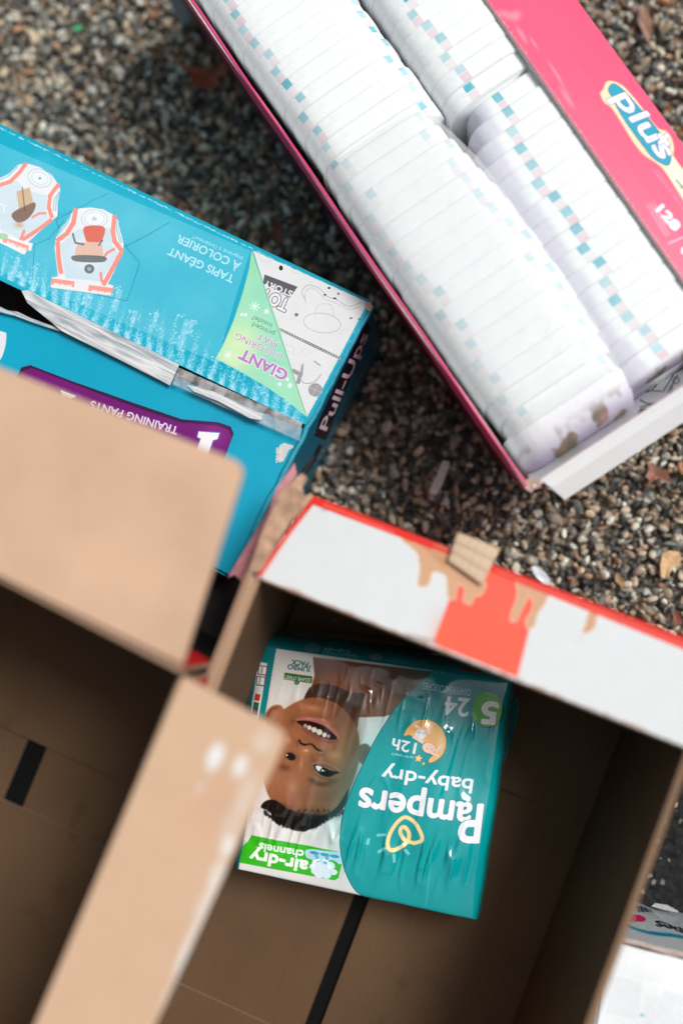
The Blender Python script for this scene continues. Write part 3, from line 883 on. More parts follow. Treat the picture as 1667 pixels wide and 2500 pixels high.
    Lk.new(no.outputs[0], rp.inputs[0]); Lk.new(rp.outputs[0], b.inputs["Base Color"])
    bu = N.new("ShaderNodeBump"); bu.inputs["Strength"].default_value = .9; bu.inputs["Distance"].default_value = .003
    Lk.new(no.outputs[0], bu.inputs["Height"]); Lk.new(bu.outputs[0], b.inputs["Normal"])
    def tapemesh(name, A, B, C, D, nu, nv, amp, mat, z=ZB):
        # corners in C1 pixels; ridges run along the tape
        a, b_, c, d = [PV('C1', *q, z) for q in (A, B, C, D)]
        return sheet(name, [a, b_, c, d], .0004, [mat, mat, mat], r, nu, nv,
                     lambda s, q: amp * (vnoise(np.array([s * 7.]), np.array([q * 5.]), 4)[0] - .3) * math.sin(math.pi * min(1, q * 1.02)) , None, True)
    tapemesh('packing_tape', (710, 1110), (1235, 1345), (1245, 1268), (735, 1040), 40, 8, .004, mt, ZB + .002)
    # loose crumpled tape bridging the open seam, left of the stuck part
    o = board('packing_tape', [PV('C1', x, y, ZB + .0015) for x, y in [(90, 725), (115, 775), (180, 828), (255, 890), (330, 928), (420, 972), (560, 1042), (700, 1114), (738, 1030), (640, 978), (520, 920), (400, 862), (300, 812), (200, 765), (120, 722)]][::1], .0008, [mw, mw, mw], r)
    tag(o, 'crumpled whitish strip of tape over the open seam')
    board('packing_tape', [PV('C1', x, y, ZB - .003) for x, y in [(-60, 775), (0, 790), (30, 806), (75, 812), (130, 838), (250, 882), (248, 892), (130, 852), (60, 826), (0, 812), (-60, 795)]], .0006, [mw, mw, mw], r)
    # tape run along the closed part, bright strip of lifted film
    board('packing_tape', [PV('C1', x, y, ZB + .005) for x, y in [(880, 1140), (1060, 1225), (1085, 1232), (1075, 1258), (1030, 1250), (900, 1180), (800, 1140), (770, 1112)]], .0004, [mw, mw, mw], r)
    return r
blue_carton()

# ------------------------------------------------------------------ striped carton (white and orange-red) with its flaps
def wall(name, f, a0, b0, a1, b1, z0, z1, mats, r, n=1):
    z0 = -.012
    """upright board from (a0,b0) to (a1,b1), front faces the inside of the turn"""
    return sheet(name, [f.at(a0, b0, z0), f.at(a1, b1, z0), f.at(a1, b1, z1), f.at(a0, b0, z1)], .005, mats, r, 6, 4,
                 lambda s, q: .0015 * math.sin(s * math.pi) * q * n, face=f.at(RW / 2, RL / 2, 0) - f.at((a0 + a1) / 2, (b0 + b1) / 2, 0))

def striped_carton():
    f = RED
    r = thing('striped_carton', 'open carton with white flap crossed by an orange-red band, teal diaper bag inside', 'carton', f.at(RW / 2, RL / 2, 0))
    M_red = plain('red_coated_board', (.72, .05, .035), .4, var=.1)
    mats = [M_kraft_shade, M_red, M_edge]
    zt = ZR - .004
    # u to the right, v towards the viewer: front sides must face inward
    wall('side_wall', f, 0, RL, 0, 0, 0, zt, mats, r)
    wall('back_wall', f, 0, 0, RW, 0, 0, zt, mats, r, 0)
    mats2 = [M_kraft_shade, M_white_board, M_edge]
    wall('side_wall', f, RW, 0, RW, RL, 0, ZR, mats2, r)
    wall('end_wall', f, RW, RL, 0, RL, 0, ZR, mats2, r)
    M_lip2 = cardboard('worn_rim_board', (.24, .145, .085))
    # rim liner of the right wall: the folded tan lip
    sheet('rim_lip', [f.at(RW + .0055, 0, ZR + .001), f.at(RW + .0055, RL, ZR + .001), f.at(RW - .001, RL, ZR + .001), f.at(RW - .001, 0, ZR + .001)][::-1], .003, [M_lip2, M_kraft, M_edge], r)
    # bottom: two outer boards meeting at a dark slot, two inner boards on top of them
    def w(px, py, z=.006): return f.co(P(px, py, z))
    m1 = w(1310, 1959)[1]; m2 = w(560, 2453)[1]
    s0 = w(872, 2210)[0]; s1 = w(727, 2500)[0]; e0 = w(905, 2210)[0]; e1 = w(775, 2500)[0]
    sc = (s0 + s1) / 2; ec = (e0 + e1) / 2
    zf = .007
    M_slot = plain('black_tape_in_slot', (.006, .006, .006), .8, .1)
    def fl(name, a0, b0, a1, b1, z, t=.004, m=M_kraft_shade):
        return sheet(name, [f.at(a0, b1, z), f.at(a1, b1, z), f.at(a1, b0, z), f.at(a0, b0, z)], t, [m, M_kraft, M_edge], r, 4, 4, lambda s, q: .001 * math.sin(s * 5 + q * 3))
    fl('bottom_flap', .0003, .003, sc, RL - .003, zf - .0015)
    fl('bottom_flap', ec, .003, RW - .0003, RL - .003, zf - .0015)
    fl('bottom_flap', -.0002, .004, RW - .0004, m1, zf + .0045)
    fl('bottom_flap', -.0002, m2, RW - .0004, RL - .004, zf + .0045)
    fl('bottom_tape', sc - .02, .01, ec + .02, RL - .01, zf - .0062, .001, M_slot)
    # the folded-out white flap
    zo = .262
    A, B = P(637, 1404, ZR), P(1760, 1852, ZR)
    C, D = P(1760, 1612, zo), P(762, 1212, zo)
    B = f.at(RW + .004, 0, ZR); A = f.at(-.004, 0, ZR)
    cD = f.co(D); C = f.at(RW + .004, cD[1], zo); D = f.at(cD[0], cD[1], zo)
    ex = (B - A).normalized(); nrm = (B - A).cross(D - A).normalized(); ey = nrm.cross(ex)
    hgt = (D - A).dot(ey)
    ca = Canvas('flap_print', A - ex * .01 - ey * .004, ex, ey, (B - A).length + .02, hgt + .012, 4200, (.83, .845, .85))
    ca.view = 'K'
    red = (.93, .36, .27)
    ca.poly([(745, 240), (1110, 400), (1090, 480), (975, 760), (890, 1095), (300, 860), (420, 540), (520, 300)], red)
    ca.blob(400, 800, 120, 160, (.90, .38, .24), .35); ca.blob(800, 400, 250, 100, (.94, .34, .27), .4)
    tan = (.80, .62, .48)
    def torn_patch(p):
        q = ragged(p, 5)
        ca.line(q, 9, (.90, .84, .77), .75, closed=True)
        ca.poly(q, tan, 1)
        q = np.array(q); lo, hi = q.min(0), q.max(0)
        for _ in range(60):                       # paper fibres left behind, running with the flutes
            a = lo + (hi - lo) * RNG.random(2)
            T = ca.tx([a]); 
            if abs(ca.a[min(max(int(T[0, 1]), 0), ca.H - 1), min(max(int(T[0, 0]), 0), ca.W - 1), 0] - tan[0]) < .02:
                ca.line([a, a + np.array([random.uniform(14, 34), random.uniform(5, 12)])], random.uniform(1.5, 4), random.choice([(.86, .72, .60), (.70, .50, .36), (.74, .56, .42)]), .6)
    torn_patch([(70, 70), (420, 195), (500, 260), (660, 420), (640, 510), (600, 530), (560, 585), (520, 560), (525, 490), (500, 440), (470, 470), (455, 545), (405, 530), (400, 440), (400, 400), (350, 365), (295, 370), (280, 430), (250, 465), (200, 450), (210, 340), (200, 250), (150, 190), (100, 150)])
    ca.poly([(70, 70), (420, 195), (470, 260), (380, 330), (300, 250), (200, 170)], (.74, .54, .38), .8)
    for k in range(14): ca.line([(110 + k * 22, 100 + k * 9), (130 + k * 24, 118 + k * 12 + 30)], 3, (.84, .68, .54), .7)
    torn_patch([(880, 440), (930, 420), (1010, 440), (1085, 480), (1100, 540), (1040, 640), (1000, 740), (960, 745), (950, 690), (985, 640), (1000, 560), (975, 530), (920, 620), (880, 700), (845, 680), (870, 590), (890, 510)])
    torn_patch([(1385, 640), (1440, 620), (1435, 730), (1385, 770), (1345, 775), (1370, 700)]); ca.line([(1355, 775), (1295, 855)], 10, (.86, .76, .67), .7)
    # red border along the outer edge and left edge
    ca.view = 'S'
    rb = (.86, .16, .11)
    ca.line([(740, 1214), (1111 - 60, 1330)], 20, rb); ca.line([(740, 1214), (960, 1292)], 20, rb)
    ca.line([(960, 1296), (1110, 1356)], 9, rb); ca.line([(1185, 1378), (1800, 1626)], 24, rb)
    ca.line([(1210, 1392), (1460, 1492), (1800, 1630)], 3, (.95, .55, .45), .7); ca.line([(790, 1232), (960, 1300)], 3, (.97, .5, .42), .8)
    ca.line([(772, 1205), (700, 1300), (632, 1398)], 22, rb); ca.line([(745, 1245), (640, 1395)], 5, (.95, .5, .42), .6)
    ca.line([(637, 1413), (1667, 1826)], 4, (.70, .55, .45), .8)
    for k in range(110):
        t = random.random(); ca.ell(637 + 1030 * t, 1410 + 411 * t + random.uniform(-3, 4), random.uniform(2, 9), random.uniform(1, 3), (.70, .56, .46), .8, 22)
    ca.poly([(985, 1545), (1020, 1552), (1060, 1562), (1070, 1572), (1000, 1556)], (.62, .56, .54), .8)
    ca.blob(792, 1246, 10, 5, (.55, .56, .57), .5); 
    ca.grain(.012, 11)
    M_f = printed('flap_print', ca, .5, .35, mul=.92)
    o = sheet('top_flap', [A, B, C, D], .005, [M_f, M_kraft, M_edge], r, 24, 4, lambda s, q: .002 * math.sin(q * math.pi) * math.cos(s * 4), ca)
    tag(o, 'white flap with an orange-red band and torn brown patches')
    sheet('flap_rim', [D + nrm * .0006, C + nrm * .0006, C + nrm * .0006 + ey * .003 - nrm * .003, D + nrm * .0006 + ey * .003 - nrm * .003], .002, [M_red, M_red, M_red], r)
    # corrugated scrap still glued to the flap
    M_flute = cardboard('bare_fluting', (.62, .46, .32))
    def up(x, y, h):
        q = PV('K', x, y, .29); 
        # drop onto the flap plane, then lift
        d = nrm.dot(A - Vector((0, 0, CAM_H))) / nrm.dot(q - Vector((0, 0, CAM_H)))
        return Vector((0, 0, CAM_H)) + (q - Vector((0, 0, CAM_H))) * d + nrm * h
    c4 = [up(400, 300, .006), up(640, 468, .006), up(750, 238, .013), up(462, 112, .010)]
    sc_ = sheet('corrugated_scrap', c4, .0015, [M_flute, M_flute, M_edge], r, 14, 48,
                lambda s, q: .0028 * (1 - abs(math.sin(q * math.pi * 3.0 + .5)) ** .55) * -1 + .001 * math.sin(s * 3), None, True)
    tag(sc_, 'scrap of bare corrugated board stuck on the flap')
    # left flap stands up, leaning outward over the gap
    zl = ZR + .012
    q0, q1 = P(612, 1395, zl), P(350, 2050, zl)
    pts = [f.at(-.006, .0, ZR - .01), f.at(-.006, RL, ZR - .01)]
    s_ = sheet('side_flap', [f.at(-.0055, RL, ZR - .004), f.at(-.0055, .002, ZR - .004), f.at(-.008, -.002, zl), f.at(-.008, RL, zl)], .005, [M_kraft, M_red, M_edge], r, 10, 2, lambda s, q: .001 * math.sin(s * 9))
    # torn strip between the two flaps
    M_torn = plain('torn_tan_liner', (.42, .26, .17), .8, var=.95, scale=75, bump=.8)
    M_spot = plain('pink_printed_liner', (.50, .20, .22), .5, var=.45, scale=90, bump=.4)
    board('torn_strip', [PV('C5', x, y, z) for x, y, z in [(540, 770, .305), (640, 600, .295), (735, 450, .285), (800, 390, .28), (868, 300, .272), (860, 275, .272), (815, 300, .275), (800, 240, .275), (835, 185, .276), (800, 150, .277), (740, 200, .28), (650, 290, .285), (600, 400, .29), (540, 540, .297), (450, 800, .307)]][::-1], .004, [M_torn, M_torn, M_edge], r)
    board('torn_strip', [PV('C5', x, y, z) for x, y, z in [(755, 78, .255), (640, 240, .258), (585, 390, .26), (500, 530, .262), (365, 750, .268), (330, 810, .27), (375, 790, .27), (430, 850, .27), (520, 640, .262), (620, 400, .258), (700, 240, .256), (770, 150, .254)]], .002, [M_spot, M_spot, M_edge], r)
    return r
striped_carton()

# ------------------------------------------------------------------ brown carton, nearest to the lens
def brown_carton():
    r = thing('brown_carton', 'tall empty brown carton in the lower left corner, flaps folded out', 'carton', LC + lt * .2 + lr * .3 - Vector((0, 0, ZL)))
    def at(a, b, z): q = LC + lt * a + lr * b; return Vector((q.x, q.y, z))
    LA, LB = .52, .64
    cw = Canvas('brown_outside', at(0, 0, 0), lt, Vector((0, 0, 1)), LA, ZL, 900, (.045, .045, .05))
    cw.a[int(cw.H * .70):, :] = (.72, .05, .06)
    cw.a[int(cw.H * .80):int(cw.H * .9), :] = (.80, .08, .08)
    cw.grain(.03, 4)
    M_out = printed('brown_outside_print', cw, .35, .4)
    mt = [M_kraft_shade, M_out, M_edge]
    z = ZL - .005
    class cv:                                  # wall print runs with height only
        def uv(p): return (p.x * 1.5 + .5, p.z / ZL)
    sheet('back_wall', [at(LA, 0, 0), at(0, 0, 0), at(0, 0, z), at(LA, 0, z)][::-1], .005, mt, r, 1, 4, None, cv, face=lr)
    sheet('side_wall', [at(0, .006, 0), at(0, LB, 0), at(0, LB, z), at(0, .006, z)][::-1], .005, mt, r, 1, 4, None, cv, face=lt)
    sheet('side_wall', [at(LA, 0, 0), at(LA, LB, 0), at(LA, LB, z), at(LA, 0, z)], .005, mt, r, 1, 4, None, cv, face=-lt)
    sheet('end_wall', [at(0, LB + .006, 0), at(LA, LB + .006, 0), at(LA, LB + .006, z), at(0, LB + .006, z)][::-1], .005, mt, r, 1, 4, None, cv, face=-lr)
    # bottom boards
    zf = .008
    def plane_pt(px, py): return P(px, py, zf)
    def quad(name, pts, z, t, m, nn=(0, 0, 1)):
        pts = [Vector((p.x, p.y, z)) for p in ccw([Vector(p) for p in pts])]
        return board(name, pts, t, [m, M_kraft, M_edge], r)
    l1a, l1b = P(0, 1769, zf), P(326, 1917, zf)
    l2a, l2b = P(0, 1945, zf), P(265, 2065, zf)
    d1, d2 = (l1b - l1a).normalized(), (l2b - l2a).normalized()
    def lay(p0, d, ref_a): # point on line p0+d at carton coordinate a
        # solve  LC+lt*a+lr*b = p0+d*t
        m = Matrix(((lr.x, -d.x), (lr.y, -d.y)))
        rhs = Vector((p0.x - LC.x - lt.x * ref_a, p0.y - LC.y - lt.y * ref_a))
        b, t = m.inverted() @ rhs
        return at(ref_a, b, 0)
    quad('bottom_flap', [at(.003, .003, 0), at(LA - .003, .003, 0), lay(l1a, d1, LA - .003), lay(l1a, d1, .003)], zf + .005, .004, M_kraft_shade)
    quad('bottom_flap', [lay(l2a, d2, .003), lay(l2a, d2, LA - .003), at(LA - .003, LB - .003, 0), at(.003, LB - .003, 0)], zf + .005, .004, M_kraft_shade)
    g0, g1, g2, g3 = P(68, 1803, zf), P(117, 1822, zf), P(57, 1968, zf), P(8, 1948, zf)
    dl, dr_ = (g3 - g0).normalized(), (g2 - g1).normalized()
    quad('bottom_flap', [g1 - dr_ * .12, g1 + dr_ * .3, at(.006, .3, 0), at(.006, .06, 0)], zf - .0005, .004, M_kraft_shade)
    quad('bottom_flap', [g0 - dl * .12, g0 + dl * .3, at(LA - .006, .3, 0), at(LA - .006, .06, 0)], zf - .0005, .004, M_kraft_shade)
    M_slot = plain('black_tape_in_slot_2', (.006, .006, .006), .8, .1)
    quad('bottom_tape', [at(.01, .01, 0), at(LA - .01, .01, 0), at(LA - .01, LB - .01, 0), at(.01, LB - .01, 0)], zf - .0065, .001, M_slot)
    # score line across the lower board
    s0, s1 = P(-40, 2368, zf + .0055), P(150, 2458, zf + .0055)
    dd = (s1 - s0).normalized(); nn = Vector((-dd.y, dd.x, 0)) * .0010
    quad('score_line', [s0 - nn, s1 - nn, s1 + nn, s0 + nn], zf + .0058, .0005, M_black_void)
    # flaps: rounded outer corners
    def corner(c, p, q, rad, n=5):
        a, b = (p - c).normalized(), (q - c).normalized()
        s, e = c + a * rad, c + b * rad
        return [(1 - t) ** 2 * s + 2 * t * (1 - t) * c + t * t * e for t in [i / n for i in range(n + 1)]]
    zo = ZL + .012
    A, B = P(446, 1622, ZL), P(-260, 1276, ZL)
    C, D = P(-260, 793, zo), P(601, 1134, zo)
    pts = [A] + [A.lerp(D, .35)] + corner(D, A, C, .013) + [C, B]
    o = sheet('top_flap', [B, A, D, C], .005, [M_kraft, M_out, M_edge], r, 1, 1)
    bpy.data.objects.remove(o)
    o = board('top_flap', ccw3(pts), .005, [M_kraft, M_out, M_edge], r, cv)
    # right flap with white torn-off liner spots
    A, B = P(447, 1650, ZL), P(40, 2610, ZL)
    C, D = P(330, 2610, ZL - .015), P(706, 1790, ZL - .015)
    ex = (B - A).normalized(); nrm = (B - A).cross(D - A).normalized(); ey = nrm.cross(ex)
    if nrm.z < 0: nrm = -nrm; ey = nrm.cross(ex)
    og = A - ex * .02 - ey * (0.14 if ey.dot(D - A) < 0 else .01)
    cf = Canvas('brown_flap_print', og, ex, ey, .46, .16, 2200, (.70, .57, .465))
    cf.a[:] = (.79, .66, .545)
    cf.view = 'C7'
    for x, y, rx, ry, al in [(1030, 1075, 42, 78, .95), (1150, 1120, 38, 62, .85), (960, 1220, 22, 40, .35), (1090, 1500, 34, 60, .8), (1040, 1640, 40, 90, .55), (1110, 1400, 50, 120, .3), (1000, 1800, 60, 130, .55), (900, 2080, 60, 130, .8), (840, 2250, 60, 110, .7), (930, 1960, 50, 120, .45), (1260, 1000, 60, 60, .3), (1180, 1250, 50, 110, .35)]:
        cf.blob(x, y, rx, ry, (.88, .90, .91), al, 22, p=4)
    cf.blob(1000, 1330, 150, 200, (.80, .62, .52), .4, 20)
    cf.grain(.02, 12)
    M_rf = printed('brown_flap_print', cf, .65, .3)
    pts = [A, B, C] + corner(D, C, A, .012)
    o = board('top_flap', ccw3(pts), .005, [M_rf, M_kraft, M_edge], r, cf)
    tag(o, 'narrow brown flap with white torn spots along its edge')
    return r

brown_carton()

# ------------------------------------------------------------------ pink carton full of diapers
def pink_carton():
    f = PNK       # u down-right along the left rim, -v to the right
    r = thing('pink_carton', 'open pink carton packed full of white diapers, its lid flap folded out', 'carton', f.at(PL / 2, -PWd / 2, 0))
    U0, U1, Wd = -.14, PL, PWd
    M_in = M_white_board
    M_shade = plain('pink_board_shaded', (.16, .02, .05), .5)  # pink board darkened as shade, so less pink bounces onto the gravel
    # left wall bulges outward at the top because the carton is overfull
    sheet('side_wall', [f.at(U1 - .05, -.022, 0), f.at(U0, -.022, 0), f.at(U0, 0, ZP), f.at(U1, 0, ZP)], .003, [M_in, M_shade, M_pink_torn], r, 20, 6, lambda s, q: .001 * math.sin(s * 14) * q, face=-f.v)
    sheet('side_wall', [f.at(U0, -PW(U0), 0), f.at(U1 - .05, -PW(U1), 0), f.at(U1, -PW(U1), ZP), f.at(U0, -PW(U0), ZP)], .003, [M_in, M_pink, M_pink_torn], r, face=f.v)
    # leaning end wall, white liner inside with black line drawing
    e = [f.at(U1 - .07, -.05, 0), f.at(U1 - .07, -Wd + .006, 0), f.at(U1, -Wd + .006, ZP), f.at(U1, -.004, ZP)]
    ex = -f.v; ey = (e[2] - e[1]).normalized()
    ce = Canvas('liner_drawing', e[0] - ex * .04, ex, ey, Wd + .06, .26, 3200, (.80, .81, .82))
    ce.view = 'C4'
    k = (.05, .05, .055)
    ce.line([(1320, 650), (1370, 672), (1440, 655), (1490, 615), (1505, 560)], 7, k, smooth=5)
    ce.line([(1355, 605), (1390, 590), (1415, 560), (1410, 545)], 6, k, smooth=5); ce.line([(1390, 598), (1440, 600)], 6, k)
    ce.line([(1450, 605), (1510, 505)], 7, k); ce.line([(1475, 608), (1535, 508)], 7, k); ce.ell(1525, 538, 18, 18, k, ring=6)
    ce.line([(1320, 690), (1370, 680), (1385, 672)], 7, k, smooth=4); ce.poly([(1300, 740), (1320, 700), (1355, 695), (1350, 715), (1315, 745)], k)
    ce.grain(.01, 3)
    M_liner = printed('liner_drawing', ce, .5)
    o = sheet('end_wall', [e[1], e[0], e[3], e[2]], .004, [M_liner, M_pink, M_pink_torn], r, 1, 1, None, ce, face=-f.u)
    sheet('end_wall', [f.at(U0, 0, 0), f.at(U0, -Wd, 0), f.at(U0, -Wd, ZP), f.at(U0, 0, ZP)], .003, [M_in, M_pink, M_pink_torn], r, face=f.u)
    sheet('bottom_board', [f.at(U0, -Wd, .006), f.at(U1 - .05, -Wd, .006), f.at(U1 - .08, -.06, .006), f.at(U0, -.06, .006)], .004, [M_black_void, M_pink, M_edge], r)
    # left lid flap hangs down outside: bright crimson strip
    M_crim = plain('crimson_coated_board', (.74, .05, .19), .35, var=.25, scale=30)
    sheet('lid_flap', [f.at(U1 - .002, .0040, ZP - .022), f.at(U0, .0040, ZP - .022), f.at(U0, .0015, ZP + .0015), f.at(U1 - .002, .0015, ZP + .0015)], .002, [M_crim, M_in, M_crim], r, 30, 3,
          lambda s, q: .0006 * math.sin(s * 23), face=f.v)
    # lid flap folded out to the right: plus logo
    zo = .215
    no_ = -f.co(P(1408, 0, zo))[1]; n1 = -f.co(P(1667, 353, zo))[1]
    Wo = (no_ + n1) / 2
    k0, k1 = f.co(P(1408, 0, zo)), f.co(P(1667, 353, zo))
    wo = lambda u: -(k0[1] + (k1[1] - k0[1]) * (u - k0[0]) / (k1[0] - k0[0]))
    A, B, C, D = f.at(U0, -PW(U0), ZP + .001), f.at(U1, -PW(U1), ZP + .001), f.at(U1, -wo(U1), zo), f.at(U0, -wo(U0), zo)
    ex = (B - A).normalized(); nrm = (B - A).cross(C - B).normalized()
    if nrm.z < 0: nrm = -nrm
    ey = nrm.cross(ex)
    if ey.dot(C - B) < 0: ey = -ey
    cf = Canvas('pink_flap_print', B, -ex, ey, U1 - U0, max((C - B).dot(ey), (D - A).dot(ey)) + .004, 3600, (.93, .36, .52))
    cf.a[:] = (.90, .32, .47)
    cf.view = 'C3'
    for x, y, L_, w_ in [(560, 90, 130, 40), (640, 200, 130, 24), (710, 250, 90, 14), (840, 430, 200, 16), (900, 560, 150, 26), (610, 90, 60, 50)]:
        cf.blob(x, y, L_ / 2, w_ / 1.6, (.96, .60, .66), .65, 58 if y > 120 else 20, p=3)
    for k_ in range(900):
        t = random.random(); d_ = abs(random.gauss(0, 9)); x = 440 + t * 1128 + d_ * .8; y = t * 1610 + 4 - d_ * .4
        cf.ell(x, y, random.uniform(1, 6), random.uniform(1, 3), (.80, .70, .70), .55, 55)
    cf.view = 'G'
    cream, teal, wh = (.97, .86, .70), (.02, .62, .72), (.93, .93, .96)
    logo = [(300, 235), (390, 248), (480, 300), (600, 430), (700, 560), (860, 765), (960, 800), (1020, 870), (1050, 1000), (1040, 1080), (1080, 1160), (1250, 1400), (1250, 1720), (1060, 1450), (900, 1220), (700, 1080), (560, 900), (450, 720), (330, 540), (250, 480), (205, 380), (240, 330), (260, 270)]
    cf.line(logo, 16, (.96, .60, .50), .8, smooth=4, closed=True); cf.poly(logo, cream, smooth=4)
    cf.poly([(940, 1210), (1050, 1100), (1250, 1400), (1250, 1720), (1060, 1450)], (.92, .90, .80))
    te = [(298, 335), (340, 270), (400, 285), (500, 370), (680, 570), (860, 790), (980, 960), (1012, 1100), (990, 1190), (930, 1190), (800, 1110), (680, 960), (540, 770), (430, 600), (370, 480), (330, 400)]
    cf.line(te, 14, (.10, .25, .55), smooth=4, closed=True); cf.poly(te, teal, smooth=4)
    cf.text('plus', (352, 425), (898, 1130), 225, wh, bold=4.2, outline=2.5, ocol=(.12, .25, .55), up=(.92, -.39))
    cf.line([(880, 850), (985, 960)], 62, (.12, .25, .55)); cf.line([(885, 945), (985, 845)], 62, (.12, .25, .55))
    cf.line([(882, 852), (983, 958)], 50, wh); cf.line([(887, 943), (983, 847)], 50, wh)
    cf.text('128', (845, 1715), (1055, 1955), 96, wh, bold=4.0, up=(.75, -.66))
    cf.small_print((745, 1660), (960, 2010), 20, 3, (34, -16), (.97, .72, .78), .8, 1)
    cf.small_print((820, 1260), (1250, 1830), 17, 2, (36, -10), (.97, .68, .76), .7, 2)
    cf.line([(990, 2095), (1250, 1985)], 16, (.97, .72, .78)); cf.ell(1180, 2180, 50, 50, wh)
    cf.line([(1070, 1370), (1160, 1460)], 12, (.25, .25, .2)); cf.line([(1110, 1440), (1180, 1490)], 8, (.3, .3, .25))
    cf.grain(.015, 21)
    M_pf = printed('pink_flap_print', cf, .38, .4)
    o = sheet('lid_flap', [A, B, C, D], .005, [M_pf, M_in, M_pink_torn], r, 16, 4, lambda s, q: .002 * math.sin(q * 3.1), cf, face=(0, 0, 1))
    tag(o, 'pink lid flap with plus lettering in a teal oval')
    # white end flap folded out
    zq = .212
    A, B = f.at(U1, -.014, ZP + .001), f.at(U1, -Wd, ZP + .001)
    C1_ = P(1376, 1217, zq); b1 = f.co(C1_); C2_ = P(1667, 1036, zq); b2 = f.co(C2_)
    du = (b1[0] + b2[0]) / 2
    C, D = f.at(du, -Wd, zq), f.at(du, b1[1], zq)
    mid1, mid2 = A.lerp(D, .45) + Vector((0, 0, .003)), B.lerp(C, .45) + Vector((0, 0, .003))
    sheet('end_flap', [B, A, mid1, mid2][::-1], .003, [M_white_board, M_pink, M_pink_torn], r, 1, 1, None, face=(0, 0, 1))
    sheet('end_flap', [mid2 - Vector((0, 0, .0012)), mid1 - Vector((0, 0, .0012)), D, C][::-1], .003, [M_white_board, M_pink, M_pink_torn], r, 1, 1, None, face=(0, 0, 1))
    # torn corner scraps at the near corner
    c0 = P(1290, 1188, ZP)
    board('torn_corner', ccw3([c0 + Vector(d) for d in [(-.006, .004, 0), (.002, .010, .001), (.010, .006, .001), (.013, -.001, 0), (.006, -.002, -.002), (.003, -.006, -.003), (-.002, -.003, -.001)]]), .002, [cardboard('torn_tan', (.5, .36, .28)), M_pink, M_edge], r)
    return r
pink_carton()

# ---- diapers: four wrapped bundles, every folded diaper a part
def diaper_mesh(name, hw, hh, th, sag=.0):
    """folded diaper standing on edge: x across, z up (top at 0), y thickness"""
    prof = []
    n = 30
    for i in range(n + 1):                      # over the top from left to right
        a = math.pi * (1 - i / n)
        cx, sy = math.cos(a), math.sin(a)
        e = .42
        prof.append((hw * math.copysign(abs(cx) ** e, cx), -hh + hh * abs(sy) ** .30 if False else (abs(sy) ** .34) * hh - hh))
    verts, uvs, faces = [], [], []
    rings = [(-.5, .992, .0009), (-.36, .999, .0002), (-.2, 1, 0), (0, 1, -.0001), (.2, 1, 0), (.36, .999, .0002), (.5, .992, .0009)]
    for y, k, dz in rings:
        for x, z in prof:
            verts.append((x * (1 - .02 * (1 - k)) * (1 + .20 * z / hh), y * th, z - dz)); uvs.append((.5 - x / hw * .5, y + .5))
    W = n + 1
    for j in range(len(rings) - 1):
        for i in range(n):
            a = j * W + i
            faces.append((a, a + W, a + W + 1, a + 1))
    c0 = len(verts); verts.append((0, -th * .42, -hh * .55)); uvs.append((.5, 0))
    c1 = len(verts); verts.append((0, th * .42, -hh * .55)); uvs.append((.5, 1))
    for i in range(n):
        faces.append((c0, i, i + 1)); b = (len(rings) - 1) * W
        faces.append((c1, b + i + 1, b + i))
    return mesh_from(name, verts, faces, None, True, uvs)

